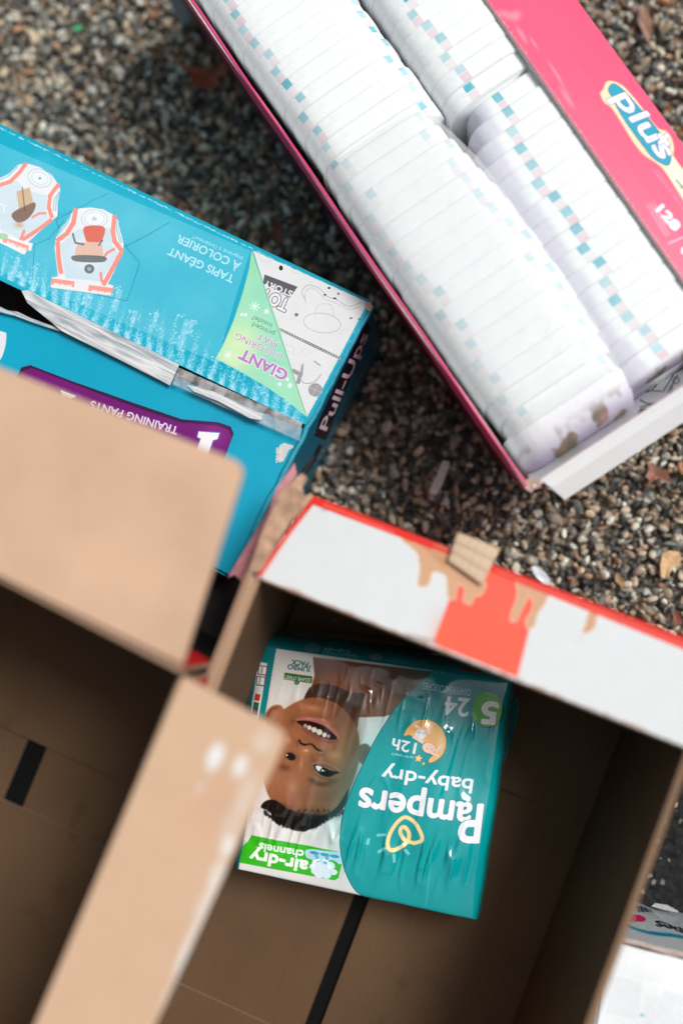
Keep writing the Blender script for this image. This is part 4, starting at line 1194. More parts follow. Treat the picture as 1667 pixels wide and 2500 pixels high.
def diaper_material(name, u1, u2, strength, base=(.83, .87, .865), lav=.0):
    m, N, L, b = mat_new(name)
    uv = N.new("ShaderNodeUVMap"); sx = N.new("ShaderNodeSeparateXYZ"); L.new(uv.outputs[0], sx.inputs[0])
    oi = N.new("ShaderNodeObjectInfo")
    def mth(op, a, bb=None, c=None):
        n = N.new("ShaderNodeMath"); n.operation = op
        for k, v in enumerate((a, bb, c)):
            if v is None: continue
            if isinstance(v, (int, float)): n.inputs[k].default_value = v
            else: L.new(v, n.inputs[k])
        return n.outputs[0]
    jit = mth('MULTIPLY', mth('SUBTRACT', oi.outputs["Random"],   .5), .10)
    u = mth('ADD', sx.outputs[0], jit); v = sx.outputs[1]
    # wavy edges
    no = N.new("ShaderNodeTexNoise"); no.inputs["Scale"].default_value = 60
    tc = N.new("ShaderNodeTexCoord"); L.new(tc.outputs["Object"], no.inputs["Vector"])
    u = mth('ADD', u, mth('MULTIPLY', mth('SUBTRACT', no.outputs[0], .5), .02))
    def band(c, w): return mth('LESS_THAN', mth('ABSOLUTE', mth('SUBTRACT', u, c)), w)
    bands = mth('MAXIMUM', band(u1, .030), band(u2, .026)) if u2 else band(u1, .044)
    vt = mth('MULTIPLY', mth('GREATER_THAN', v, .02), mth('LESS_THAN', v, .50))
    vp = mth('MULTIPLY', mth('GREATER_THAN', v, .54), mth('LESS_THAN', v, .97))
    wob = mth('MULTIPLY_ADD', mth('FRACT', mth('MULTIPLY', oi.outputs["Random"], 17.3)), .55, .45)
    wob2 = mth('MULTIPLY_ADD', mth('FRACT', mth('MULTIPLY', oi.outputs["Random"], 41.7)), .7, .3)
    bands = mth('MULTIPLY', bands, mth('MULTIPLY_ADD', no.outputs[0], .6, .65))
    teal = mth('MULTIPLY', mth('MULTIPLY', mth('MULTIPLY', bands, vt), strength), wob)
    pink = mth('MULTIPLY', mth('MULTIPLY', mth('MULTIPLY', bands, vp), strength * .65), wob2)
    # a fine mint line where the cover folds over, faint lavender print
    line = mth('MULTIPLY', mth('LESS_THAN', mth('ABSOLUTE', mth('SUBTRACT', v, .5)), .03), .10 * min(1, strength * 1.4))
    big = N.new("ShaderNodeTexNoise"); big.inputs["Scale"].default_value = 45; L.new(tc.outputs["Object"], big.inputs["Vector"])
    la = mth('MULTIPLY', mth('GREATER_THAN', big.outputs[0], .60), .10)
    # soft lavender print low on the flanks
    def mix(a, fac, col):
        n = N.new("ShaderNodeMix"); n.data_type = 'RGBA'
        L.new(fac, n.inputs["Factor"]); n.inputs["B"].default_value = (*col, 1)
        if isinstance(a, tuple): n.inputs["A"].default_value = (*a, 1)
        else: L.new(a, n.inputs["A"])
        return n.outputs["Result"]
    if lav:
        ml = N.new('ShaderNodeMapRange'); ml.inputs['From Min'].default_value = lav; ml.inputs['From Max'].default_value = lav - .06
        L.new(u, ml.inputs[0]); base = mix(base, mth('MULTIPLY', ml.outputs[0], .8), (.68, .67, .77))
    c = mix(base, la, (.60, .62, .74)); c = mix(c, line, (.35, .62, .55)); c = mix(c, teal, (.10, .46, .56)); c = mix(c, pink, (.68, .42, .50))
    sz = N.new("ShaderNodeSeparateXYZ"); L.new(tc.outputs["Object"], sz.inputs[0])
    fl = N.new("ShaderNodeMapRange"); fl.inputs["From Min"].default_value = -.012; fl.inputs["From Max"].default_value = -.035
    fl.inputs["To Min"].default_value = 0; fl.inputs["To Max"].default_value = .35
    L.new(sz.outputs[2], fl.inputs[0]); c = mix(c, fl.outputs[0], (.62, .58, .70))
    L.new(c, b.inputs["Base Color"])
    b.inputs["Roughness"].default_value = .8; b.inputs["Specular IOR Level"].default_value = .2
    b.inputs["Subsurface Weight"].default_value = .0
    n2 = N.new("ShaderNodeTexNoise"); n2.inputs["Scale"].default_value = 130; n2.inputs["Detail"].default_value = 4
    L.new(tc.outputs["Object"], n2.inputs["Vector"])
    bu = N.new("ShaderNodeBump"); bu.inputs["Strength"].default_value = .35; bu.inputs["Distance"].default_value = .0012
    L.new(n2.outputs[0], bu.inputs["Height"]); L.new(bu.outputs[0], b.inputs["Normal"])
    return m

mf, N, L, b = mat_new('clear_film')
b.inputs["Base Color"].default_value = (.86, .87, .88, 1); b.inputs["Roughness"].default_value = .25
b.inputs["Specular IOR Level"].default_value = .6
tr = N.new("ShaderNodeBsdfTransparent"); mxs = N.new("ShaderNodeMixShader"); mxs.inputs[0].default_value = .28
L.new(tr.outputs[0], mxs.inputs[1]); L.new(b.outputs[0], mxs.inputs[2]); L.new(mxs.outputs[0], N["Material Output"].inputs[0])
add_noise_bump(N, L, b, 55, .5, .003)

def bundle(label, px_a, px_b, z, hw, hh, th, u1, u2, strength, start_w=1, end_tilt=0, lav=0):
    a, b_ = P(*px_a, z), P(*px_b, z)
    ca_, va = PNK.co(a); cb_, vb = PNK.co(b_)
    r = thing('diaper_bundle', label, 'diapers', PNK.at((ca_ + cb_) / 2, (va + vb) / 2, z - hh), group='bundles of folded diapers in the pink carton')
    n = max(3, round(abs(cb_ - ca_) / th))
    base = diaper_mesh('diaper', hw, hh, th * 1.12)
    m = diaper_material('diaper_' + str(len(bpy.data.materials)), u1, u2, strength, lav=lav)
    base.materials.append(m)
    ang = math.atan2(PNK.u.y, PNK.u.x) - math.pi / 2
    off = root_of(r)
    for i in range(n):
        t = (i + .5) / n
        u = ca_ + (cb_ - ca_) * t; v = va + (vb - va) * t
        o = bpy.data.objects.new('diaper', base); COL.objects.link(o); o.parent = r
        e = min(i, n - 1 - i)
        ze = z - (.006 if not .82 < start_w < 1 or i > n / 2 else .002) * math.exp(-e * 1.1) + random.uniform(-.0003, .0003)
        o.location = PNK.at(u, v + random.uniform(-.0012, .0012), ze) - off
        tilt = end_tilt * math.exp(-(n - 1 - i) * .8)
        o.rotation_euler = (tilt + random.uniform(-.006, .006), 0, ang + random.uniform(-.008, .008))
        sw = 1 - (1 - start_w) * max(0, 1 - i / (7 if start_w > .82 else 3.2)) ** 1.5
        o.location += PNK.v * hw * (1 - sw) * (1 if start_w > .82 else -1)
        if .82 < start_w < 1 and i > n - 5: sw = (.995, .975, .94, .885)[i - (n - 4)] if i >= n - 4 else 1
        if .82 < start_w < 1 and i < 2: sw *= (.975, .995)[i]
        o.scale = (sw * random.uniform(.985, 1.01), 1, 1)
    return r, (ca_, cb_, va, vb)

dB, eB = bundle('faint white diaper bundle under clear film, the widest, with a rounded printed end', (938, 322), (1385, 972), ZP + .0075, .0825, .125, .0215, .17, .83, .62, start_w=.88, end_tilt=.25)
dA, eA = bundle('white diaper bundle with teal dashes along the crimson left rim of the pink carton', (441, -344), (947, 341), ZP + .005, .0775, .12, .0205, .15, .88, .9)
dC, eC = bundle('white diaper bundle at the top ending at the small dark hole between bundles', (700, -522), (1204, 204), ZP + .000, .0605, .115, .0205, .30, None, .95)
dD, eD = bundle('ribbed white diaper bundle beside the pink flap, teal and pink dashes along its side', (1208, 222), (1644, 862), ZP - .002, .0650, .118, .0205, .39, None, .95, start_w=.79, end_tilt=.2, lav=.27)

# rounded printed end of the lowest bundle
def end_cap(parent, e, z, hw, hh, bulge):
    ca_, cb_, va, vb = e
    f = PNK
    cw = f.v.copy()
    n, k = 26, 12
    verts, faces, uvs = [], [], []
    for j in range(k + 1):
        ph = j / k * math.pi * .5
        for i in range(n + 1):
            a = math.pi * (1 - i / n)
            cx, sy = math.cos(a), math.sin(a)
            x = hw * math.copysign(abs(cx) ** .42, cx); zz = (abs(sy) ** .34) * hh - hh
            s = math.cos(ph) ** .55
            outd = bulge * math.sin(min(ph * 1.6, math.pi))
            verts.append(f.at(cb_ + outd - .002, vb - x * (.55 + .45 * s) * (1 - .20 * (1 - s)), z - .004 + (zz + hh) * s - hh - .045 * math.sin(ph) ** 2 * (1 - s)))
            uvs.append((x / hw * .5 + .5, j / k))
    W = n + 1
    for j in range(k):
        for i in range(n):
            a = j * W + i; faces.append((a, a + 1, a + W + 1, a + W))
    me = mesh_from('diaper_front', verts, faces, None, True, uvs)
    m, N, L, b = mat_new('printed_diaper_front')
    tc = N.new("ShaderNodeTexCoord"); uv = N.new("ShaderNodeUVMap")
    sx = N.new("ShaderNodeSeparateXYZ"); L.new(uv.outputs[0], sx.inputs[0])
    base = N.new("ShaderNodeValToRGB"); cr = base.color_ramp
    cr.elements[0].position = 0; cr.elements[0].color = (.79, .80, .81, 1)
    cr.elements[1].position = .42; cr.elements[1].color = (.50, .45, .58, 1)
    e_ = cr.elements.new(.15); e_.color = (.76, .76, .80, 1)
    L.new(sx.outputs[1], base.inputs[0])
    mp = N.new("ShaderNodeMapping"); mp.inputs["Scale"].default_value = (3.1, 1.7, 1); mp.inputs["Location"].default_value = (.62, .35, 0)
    L.new(uv.outputs[0], mp.inputs[0])
    no = N.new("ShaderNodeTexNoise"); no.inputs["Scale"].default_value = 1.3; no.inputs["Detail"].default_value = 2.5; L.new(mp.outputs[0], no.inputs["Vector"])
    g = N.new("ShaderNodeMapRange"); g.inputs["From Min"].default_value = .50; g.inputs["From Max"].default_value = .55; L.new(no.outputs[0], g.inputs[0])
    vlim = N.new("ShaderNodeMapRange"); vlim.inputs["From Min"].default_value = .14; vlim.inputs["From Max"].default_value = .3; L.new(sx.outputs[1], vlim.inputs[0])
    mu = N.new("ShaderNodeMath"); mu.operation = 'MULTIPLY'; L.new(g.outputs[0], mu.inputs[0]); L.new(vlim.outputs[0], mu.inputs[1])
    cr2 = N.new("ShaderNodeValToRGB"); c2 = cr2.color_ramp
    c2.elements[0].color = (.07, .10, .09, 1); c2.elements[1].color = (.62, .30, .32, 1); ee = c2.elements.new(.5); ee.color = (.26, .20, .14, 1)
    n3 = N.new("ShaderNodeTexNoise"); n3.inputs["Scale"].default_value = 3.1; L.new(mp.outputs[0], n3.inputs["Vector"]); L.new(n3.outputs[0], cr2.inputs[0])
    mx = N.new("ShaderNodeMix"); mx.data_type = 'RGBA'; L.new(mu.outputs[0], mx.inputs["Factor"]); L.new(base.outputs[0], mx.inputs["A"]); L.new(cr2.outputs[0], mx.inputs["B"])
    L.new(mx.outputs["Result"], b.inputs["Base Color"]); b.inputs["Roughness"].default_value = .7
    add_noise_bump(N, L, b, 90, .4, .002)
    o = link('printed_front', me, parent, [m])
    return o
end_cap(dB, eB, ZP + .0075, .0735, .125, .044)
end_cap(dD, eD, ZP - .002, .0590, .118, .010)

# clear film sleeve over two of the bundles
def film(parent, e, z, hw, lift):
    ca_, cb_, va, vb = e
    n, k = 40, 24
    verts, faces = [], []
    for j in range(n + 1):
        u = ca_ - .01 + (cb_ - ca_ + .016) * j / n
        v = va + (vb - va) * j / n
        for i in range(k + 1):
            a = math.pi * (1 - i / k) * .94 + .09
            cx, sy = math.cos(a), math.sin(a)
            tt_ = j / n; wsc = (1 - .13 * max(0, 1 - tt_ * 3) ** 1.5) * (1 - .10 * max(0, tt_ * 6 - 5))
            x = (hw + .001) * wsc * math.copysign(abs(cx) ** .42, cx)
            x *= 1 - .19 * (1 - abs(sy) ** .34); zz = z + lift + (abs(sy) ** .34) * .12 - .12
            zz += .0016 * (float(vnoise(np.array([u * 70.]), np.array([x * 45.]), 2)[0]) - .5)
            if j in (0, n): zz -= .012
            verts.append(PNK.at(u, v - x + hw * (1 - wsc) * (1 if tt_ < .5 else 0), zz))
    W = k + 1
    for j in range(n):
        for i in range(k):
            a = j * W + i; faces.append((a, a + W, a + W + 1, a + 1))
    me = mesh_from('film_sleeve', verts, faces, None, True)
    o = link('film_sleeve', me, parent, [mf])
    return o
film(dB, eB, ZP + .0075, .0815, .0025)

# ------------------------------------------------------------------ teal diaper bag inside the striped carton
def diaper_bag():
    ZK = .118
    c = {k: PV('C6', *q, ZK) for k, q in dict(tl=(240, 92), tr=(1438, 258), br=(1258, 1495), bl=(42, 1240)).items()}
    cen = (c['tl'] + c['br']) / 2
    r = thing('diaper_bag', 'shiny teal plastic diaper bag with a smiling baby photo, lying in the carton', 'diaper bag', (cen.x, cen.y, .012))
    mn = Vector((min(p.x for p in c.values()) - .04, min(p.y for p in c.values()) - .03, ZK))
    wx = max(p.x for p in c.values()) + .04 - mn.x; wy = max(p.y for p in c.values()) + .045 - mn.y
    teal = (.0, .565, .575)
    ca = Canvas('bag_print', mn, (1, 0, 0), (0, 1, 0), wx, wy, 4600, (.0, .47, .49))
    ca.view = 'C6'
    # photo field
    ca.poly([(240, 92), (1438, 258), (1258, 1495), (42, 1240)], (.87, .855, .84))
    sk, sk2, dks = (.56, .34, .22), (.47, .28, .175), (.14, .09, .07)
    ca.poly([(262, 108), (330, 125), (1044, 212), (1000, 262), (900, 345), (838, 432), (800, 442), (660, 446), (580, 400), (500, 330), (430, 282), (330, 240), (300, 180)], sk2)
    ca.blob(620, 250, 160, 60, (.62, .38, .24), .6, 8); ca.blob(880, 300, 110, 70, (.36, .21, .13), .6); ca.blob(420, 200, 90, 50, (.36, .21, .13), .6)
    ca.poly([(280, 110), (430, 130), (440, 235), (420, 290), (380, 390), (250, 420), (190, 440), (205, 200), (240, 100)], (.86, .845, .82))
    # dark neck shade printed in the photo
    ca.poly([(425, 285), (520, 278), (640, 320), (700, 330), (670, 450), (662, 500), (640, 540), (560, 470), (500, 390), (430, 350), (380, 370)], (.25, .16, .11), 1, smooth=4)
    ca.view = 'F'
    ca.poly([(560, 100), (700, 30), (850, 10), (1010, 60), (1120, 150), (1210, 280), (1246, 420), (1242, 600), (1210, 740), (1150, 900), (1080, 1050), (1000, 1110), (850, 1150), (700, 1130), (560, 1080), (460, 1040), (380, 960), (320, 760), (310, 520), (350, 320), (450, 180)], sk, smooth=5)
    ca.poly([(330, 235), (345, 160), (400, 98), (470, 82), (515, 120), (500, 220), (450, 330), (380, 300)], (.60, .37, .25), smooth=5)
    ca.line([(360, 200), (400, 130), (460, 110)], 14, (.38, .2, .12), .7, smooth=4); ca.blob(430, 200, 40, 70, (.72, .52, .42), .6, 20)
    ca.poly([(1238, 500), (1262, 458), (1310, 448), (1352, 488), (1330, 560), (1280, 640), (1240, 610)], (.42, .27, .2), smooth=5); ca.blob(1300, 540, 22, 50, (.30, .18, .13), .8, 20)
    # modelling of the face (this is a printed photograph of a face)
    for x, y, rx, ry, col, al, ro in [
        (1190, 420, 70, 320, (.40, .25, .17), .65, 5), (1150, 760, 80, 260, (.44, .27, .19), .6, 18), (1060, 180, 160, 120, (.36, .22, .15), .55, 40),
        (780, 120, 200, 70, (.66, .41, .27), .7, 8), (860, 200, 120, 40, (.50, .28, .2), .5, 15), (640, 700, 150, 260, (.62, .39, .27), .6, 15),
        (760, 950, 230, 110, (.54, .33, .23), .7, 10), (1020, 600, 120, 110, (.62, .39, .26), .7, 0), (990, 480, 60, 60, (.70, .47, .33), .35, 0),
        (560, 380, 100, 120, (.66, .42, .29), .6, 0), (470, 260, 60, 130, (.62, .40, .28), .5, 15), (600, 240, 60, 90, (.40, .24, .17), .5, 30),
        (730, 520, 80, 55, (.70, .46, .30), .85, 20), (720, 600, 40, 110, (.62, .40, .26), .6, 8), (800, 600, 30, 70, (.38, .22, .15), .45, -20), (640, 590, 26, 60, (.40, .22, .16), .4, 10),
        (880, 560, 60, 24, (.44, .25, .17), .5, 20), (1010, 470, 30, 90, (.42, .24, .17), .45, 20), (620, 420, 26, 70, (.42, .24, .17), .4, -30),
        (460, 800, 90, 200, (.66, .45, .34), .5, 10), (960, 950, 160, 90, (.42, .26, .19), .5, -20), (830, 1100, 200, 50, (.36, .23, .17), .6, 5)]:
        ca.blob(x, y, rx, ry, col, al, ro)
    # mouth
    ca.line([(650, 238), (760, 222), (880, 262), (990, 330), (1035, 395)], 44, (.66, .38, .34), .8, smooth=6)
    ca.line([(700, 300), (790, 362), (880, 412), (970, 430), (1030, 415)], 40, (.50, .28, .24), .85, smooth=6)
    ca.poly([(640, 240), (760, 236), (900, 278), (985, 345), (1032, 400), (980, 412), (890, 390), (800, 345), (715, 292)], (.13, .06, .06), smooth=5)
    ca.line([(640, 238), (610, 228), (600, 260)], 8, (.3, .16, .12), .7)
    ca.line([(730, 212), (860, 222), (960, 275)], 12, (.82, .58, .52), .4, smooth=5)
    for x, y, rx, ry, ro in [(727, 281, 17, 17, 10), (766, 299, 22, 21, 15), (813, 319, 27, 26, 20), (863, 341, 30, 28, 20), (912, 367, 20, 24, 25), (950, 380, 15, 16, 20)]:
        ca.ell(x, y, rx + 2, ry + 2, (.45, .35, .30), 1, ro); ca.ell(x, y, rx, ry, (.84, .79, .72) if 740 < x < 930 else (.72, .58, .48), 1, ro)
    # nose
    ca.line([(668, 418), (682, 448), (722, 464), (770, 455), (806, 468), (836, 502), (882, 520)], 20, (.30, .16, .11), .55, smooth=6)
    ca.line([(672, 424), (690, 452), (730, 462)], 15, (.09, .05, .04), .9, smooth=6); ca.line([(806, 470), (836, 500), (876, 518)], 15, (.09, .05, .04), .9, smooth=6)
    ca.line([(730, 462), (768, 456), (806, 470)], 8, (.2, .11, .08), .7, smooth=6)
    ca.line([(664, 412), (650, 440), (655, 480)], 8, (.36, .2, .14), .7, smooth=4); ca.line([(884, 518), (912, 530), (900, 558), (850, 566)], 8, (.34, .19, .13), .8, smooth=4)
    ca.blob(735, 520, 26, 12, (.90, .72, .55), .6, 0)
    # eyes
    ca.blob(910, 700, 130, 80, (.40, .25, .18), .75, 12)
    ca.poly([(810, 655), (870, 658), (960, 700), (1055, 722), (1000, 748), (950, 768), (885, 752), (835, 712)], (.09, .05, .05), smooth=4)
    ca.poly([(826, 664), (868, 664), (900, 690), (880, 716), (845, 706)], (.86, .84, .84), smooth=4)
    ca.ell(912, 716, 44, 36, (.05, .03, .03), 1, 10); ca.ell(893, 708, 9, 9, (.9, .92, .95)); ca.ell(912, 712, 6, 6, (.8, .84, .9)); 
    ca.line([(790, 648), (880, 628), (1000, 668), (1060, 712)], 8, (.70, .48, .36), .7, smooth=5); ca.line([(820, 740), (880, 778), (970, 790)], 9, (.3, .18, .13), .6, smooth=5)
    for x, y, rx, ry, al, ro in [(800, 805, 50, 26, .6, 20), (880, 838, 80, 26, .7, 4), (980, 815, 70, 28, .55, -15)]: ca.blob(x, y, rx, ry, (.22, .14, .10), al, ro)
    ca.ell(588, 576, 48, 34, (.11, .07, .07), 1, 25); ca.ell(552, 562, 7, 7, (.85, .88, .92)); ca.line([(540, 540), (600, 535), (638, 570)], 7, (.4, .24, .18), .8, smooth=4)
    ca.blob(530, 680, 60, 34, (.30, .18, .13), .65, 10)
    # hair with a fuzzy edge
    hair = [(300, 1060), (350, 1000), (430, 990), (500, 1030), (580, 1085), (700, 1118), (850, 1135), (950, 1112), (1040, 1040), (1110, 930), (1150, 880), (1120, 1010), (1070, 1090), (990, 1140), (900, 1190), (830, 1240), (700, 1272), (600, 1262), (480, 1215), (420, 1170), (380, 1100)]
    ca.poly(hair, (.085, .06, .055), smooth=4)
    hs_ = smooth_pts(hair[12:], 14)
    for q in hs_:
        for _ in range(5):
            ca.ell(q[0] + random.uniform(-14, 14), q[1] + random.uniform(-14, 14), random.uniform(3, 9), random.uniform(3, 9), (.09, .065, .06), .85)
    ca.blob(760, 1125, 300, 26, (.16, .10, .08), .6, 3); ca.blob(520, 1050, 90, 30, (.16, .10, .08), .5, 25)
    # the printed photograph is soft: blur the painted field a little
    for _ in range(3):
        for ax in (0, 1):
            ca.a = (np.roll(ca.a, 2, ax) + np.roll(ca.a, -2, ax) + 2 * ca.a + np.roll(ca.a, 1, ax) + np.roll(ca.a, -1, ax)) / 6
    for x, y, rx, ry, al, ro in [(735, 515, 16, 9, .8, 0), (905, 225, 50, 10, .5, 22), (560, 420, 40, 30, .35, 0), (1000, 560, 60, 40, .3, 0), (800, 110, 90, 26, .35, 10), (600, 860, 60, 90, .3, 10), (690, 640, 14, 60, .4, 8), (945, 690, 60, 8, .35, 25)]:
        ca.blob(x, y, rx, ry, (.86, .66, .52), al, ro)
    ca.ell(893, 708, 7, 7, (.95, .96, .98)); ca.ell(552, 562, 6, 6, (.9, .92, .95))
    # green banner
    ca.poly([(205, 1335), (600, 1402), (1035, 1476), (1080, 1505), (1078, 1600), (1045, 1735), (1005, 1762), (600, 1692), (60, 1598), (70, 1480), (170, 1400)], (.20, .70, .12))
    ca.blob(400, 1480, 260, 60, (.30, .78, .12), .5, 8)
    ca.line([(205, 1335), (600, 1402), (1035, 1476)], 4, (.55, .75, .55), .8)
    ca.text('air-dry', (752, 1582), (205, 1478), 118, (.93, .96, .92), bold=4.2)
    ca.text('channels', (712, 1478), (288, 1408), 78, (.90, .95, .90), bold=2.2)
    ca.text('TM', (278, 1446), (248, 1440), 14, (.9, .95, .9))
    for x, y, rx in [(800, 1630, 36), (850, 1590, 60), (900, 1650, 70), (960, 1620, 52), (1000, 1680, 34), (860, 1700, 50), (930, 1710, 44), (820, 1670, 40)]:
        ca.ell(x, y, rx, rx * .85, (.86, .92, .95))
    ca.poly([(728, 1475), (800, 1462), (900, 1472), (1070, 1492), (1092, 1580), (1050, 1600), (1030, 1580), (970, 1560), (900, 1600), (850, 1565), (790, 1560), (735, 1540)], (.72, .86, .93), smooth=4)
    for x in (815, 915, 1010): ca.ell(x, 1496 + (x - 815) * .14, 46, 16, (.20, .60, .74), 1, 8)
    ca.line([(830, 1510), (850, 1570)], 34, (.35, .66, .80), .8); ca.line([(940, 1525), (920, 1590)], 34, (.35, .66, .80), .8)
    for sx_ in (-1, 1):
        cx = 880 + sx_ * 60
        ca.line([(cx - sx_ * 40, 1560), (cx, 1575), (cx + sx_ * 20, 1620)], 20, (.96, .98, .98), smooth=4); ca.poly([(cx - 26 + sx_ * 18, 1612), (cx + 26 + sx_ * 18, 1612), (cx + sx_ * 22, 1660)], (.96, .98, .98))
    # teal field
    ca.view = 'C6'
    edge = [(1044, 212), (960, 290), (880, 370), (820, 455), (750, 570), (690, 690), (640, 800), (600, 905), (580, 1000), (574, 1100), (588, 1200), (612, 1275), (650, 1345), (702, 1385)]
    es = smooth_pts(edge, 8, closed=False)
    ca.poly([tuple(q) for q in es] + [(900, 1700), (1700, 1700), (1700, 0), (1100, 0)], teal)
    ca.blob(1000, 900, 500, 480, (.0, .62, .63), .55, 10, p=3)
    ca.blob(1250, 240, 420, 90, (.0, .42, .45), .7, 8)  # shade under the carton flap painted into the top of the teal
    ca.line([tuple(q) for q in es], 3.5, (.02, .22, .26))
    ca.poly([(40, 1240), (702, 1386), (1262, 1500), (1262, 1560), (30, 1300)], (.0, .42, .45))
    # top band and left strip
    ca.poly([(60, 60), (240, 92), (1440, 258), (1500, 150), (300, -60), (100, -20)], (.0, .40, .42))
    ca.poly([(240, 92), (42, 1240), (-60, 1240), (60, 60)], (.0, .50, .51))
    ca.poly([(192, 170), (140, 160), (84, 520), (40, 800), (80, 830), (130, 560)], (.88, .88, .88))
    for (x, y, s_, cc) in [(167, 207, 'n', (.55, .05, .2)), (155, 263, 'n', (.65, .05, .2))]:
        q = [(x - 22, y - 24), (x + 26, y - 20), (x + 20, y + 24), (x - 26, y + 20)]
        ca.line(q, 5, (.06, .06, .08), closed=True); ca.line([q[0], q[1], q[2]], 4, cc); ca.poly([(a * .8 + x * .2, b * .8 + y * .2) for a, b in q], (.93, .93, .93))
    ca.text('0802', (166, 222), (172, 190), 13, (.1, .1, .1), up=(-1, -.1)); ca.text('0469', (152, 280), (160, 246), 13, (.1, .1, .1), up=(-1, -.1))
    for x, y, cc in [(137, 348, (.80, .22, .15)), (131, 390, (.0, .42, .30)), (125, 424, (.10, .10, .30))]:
        ca.poly([(x - 13, y - 19), (x + 19, y - 16), (x + 13, y + 19), (x - 19, y + 16)], cc)
    # small signs
    G = (.02, .34, .24)
    ca.poly([(282, 214), (432, 234), (429, 276), (276, 254)], (.86, .78, .35)); ca.poly([(285, 218), (428, 237), (426, 272), (280, 251)], G)
    ca.ell(348, 268, 14, 12, G); ca.text('123', (356, 266), (340, 264), 8, (.9, .9, .85))
    ca.text('SESAME STREET', (420, 247), (284, 229), 20, (.92, .92, .88), bold=.8)
    ca.text('JUMBO', (420, 190), (302, 174), 25, (.02, .42, .42), bold=1.4); ca.text('PACK', (408, 162), (322, 150), 25, (.02, .42, .42), bold=1.4)
    dim = (.45, .66, .68)
    ca.text('air-dry', (484, 102), (620, 118), 20, dim, .8, bold=1); ca.text('channels', (478, 122), (662, 142), 22, dim, .7)
    ca.small_print((500, 144), (665, 162), 4, 1, (0, 6), dim, .6); ca.ell(425, 88, 44, 24, (.35, .50, .52), .7, 8); ca.ell(755, 135, 34, 18, (.45, .48, .50), .8, 8)
    ca.small_print((820, 140), (1020, 165), 5, 3, (-1, 9), dim, .5, 4); ca.small_print((1040, 205), (1380, 265), 5, 2, (-1, 9), (.6, .75, .75), .55, 5)
    ca.line([(1200, 196), (1300, 214)], 16, (.55, .15, .10), .8)
    ca.small_print((260, 1325), (520, 1380), 4, 2, (-1, 7), dim, .5, 7); ca.ell(800, 1420, 14, 8, (.75, .8, .8), .8); ca.text('Pampers', (950, 1456), (900, 1446), 10, (.7, .8, .8))
    ca.view = 'T'
    wh = (.90, .92, .94); ol = (.02, .30, .36)
    ca.text('DIAPERS•COUCHES', (1074, 162), (642, 98), 62, (.72, .86, .87), bold=.6)
    ca.text('24', (1066, 250), (852, 226), 165, (.86, .92, .93), bold=3.2)
    ca.ell(1235, 348, 146, 168, (.02, .28, .30)); ca.ell(1232, 345, 140, 162, (.25, .66, .14)); ca.blob(1200, 300, 80, 90, (.35, .74, .18), .5)
    ca.text('5', (1326, 290), (1192, 276), 196, (.93, .95, .92), bold=7)
    ca.text('27+ lb', (1330, 248), (1222, 234), 28, (.6, .85, .5), .9); ca.text('12+ kg', (1320, 212), (1228, 198), 26, (.6, .85, .5), .9)
    moon = [(470, 580), (510, 500), (580, 448), (660, 434), (760, 468), (830, 545), (853, 650), (820, 750), (760, 805), (700, 826), (700, 790), (740, 745), (720, 690), (660, 640), (600, 620), (560, 600), (520, 572)]
    ca.line(moon, 8, (.40, .30, .15), smooth=4, closed=True); ca.poly(moon, (.93, .74, .47), smooth=4); ca.blob(600, 500, 90, 40, (.90, .60, .30), .5, -20); ca.blob(800, 620, 40, 110, (.97, .85, .60), .7)
    ca.ell(622, 565, 50, 48, (.92, .93, .94)); ca.line([(575, 545), (665, 560)], 6, (.6, .7, .8)); ca.line([(622, 520), (575, 488)], 24, (.95, .82, .74)); ca.line([(660, 540), (692, 520), (690, 560)], 22, (.95, .82, .74))
    ca.ell(698, 690, 62, 50, (.95, .82, .74), 1, 20); ca.ell(698, 690, 62, 50, (.80, .45, .35), 1, 20, ring=4); ca.line([(760, 720), (812, 670)], 24, (.95, .84, .78)); ca.line([(720, 740), (780, 760)], 20, (.95, .84, .78)); ca.line([(640, 640), (560, 590)], 26, (.95, .82, .74))
    ca.line([(672, 690), (686, 700)], 4, (.5, .3, .25)); ca.line([(712, 702), (724, 710)], 4, (.5, .3, .25))
    for x, y, rr_ in [(602, 785, 38), (647, 833, 17)]:
        st = [(x + rr_ * math.cos(a * .628 + .5) * (1 if a % 2 else .5), y + rr_ * math.sin(a * .628 + .5) * (1 if a % 2 else .5)) for a in range(10)]
        ca.line(st, 6, (.4, .3, .15), closed=True); ca.poly(st, (.95, .80, .50))
    ca.text('12h', (586, 648), (374, 604), 98, wh, bold=2.0)
    ca.text("up to • jusqu'à", (556, 768), (360, 736), 25, (.8, .9, .9), bold=.6)
    ca.text('baby-dry', (1100, 988), (284, 862), 128, wh, bold=2.6)
    ca.text('ampers', (1088, 1208), (82, 1052), 250, wh, bold=6.0, outline=2.6, ocol=ol)
    ca.text('P', (1188, 1215), (1000, 1205), 355, wh, bold=6.0, outline=2.6, ocol=ol, up=(-.12, 1))
    cr_ = (.92, .84, .60)
    h1 = [(560, 1560), (630, 1530), (622, 1460), (570, 1370), (500, 1322), (450, 1330), (390, 1390), (340, 1480), (322, 1570), (350, 1618), (420, 1605), (500, 1545), (515, 1470), (480, 1412), (445, 1420), (440, 1470), (480, 1530), (560, 1560)]
    ca.line(h1, 40, (.55, .55, .35), .8, smooth=7); ca.line(h1, 33, cr_, smooth=7)
    for a_, b_ in [((232, 1485), (298, 1478)), ((240, 1640), (298, 1600)), ((378, 1665), (380, 1728)), ((480, 1620), (510, 1660)), ((150, 1520), (140, 1560))]: ca.line([a_, b_], 26, (.55, .80, .80), .8)
    ca.grain(.012, 31)
    # seal dots
    ca.view = 'C6'
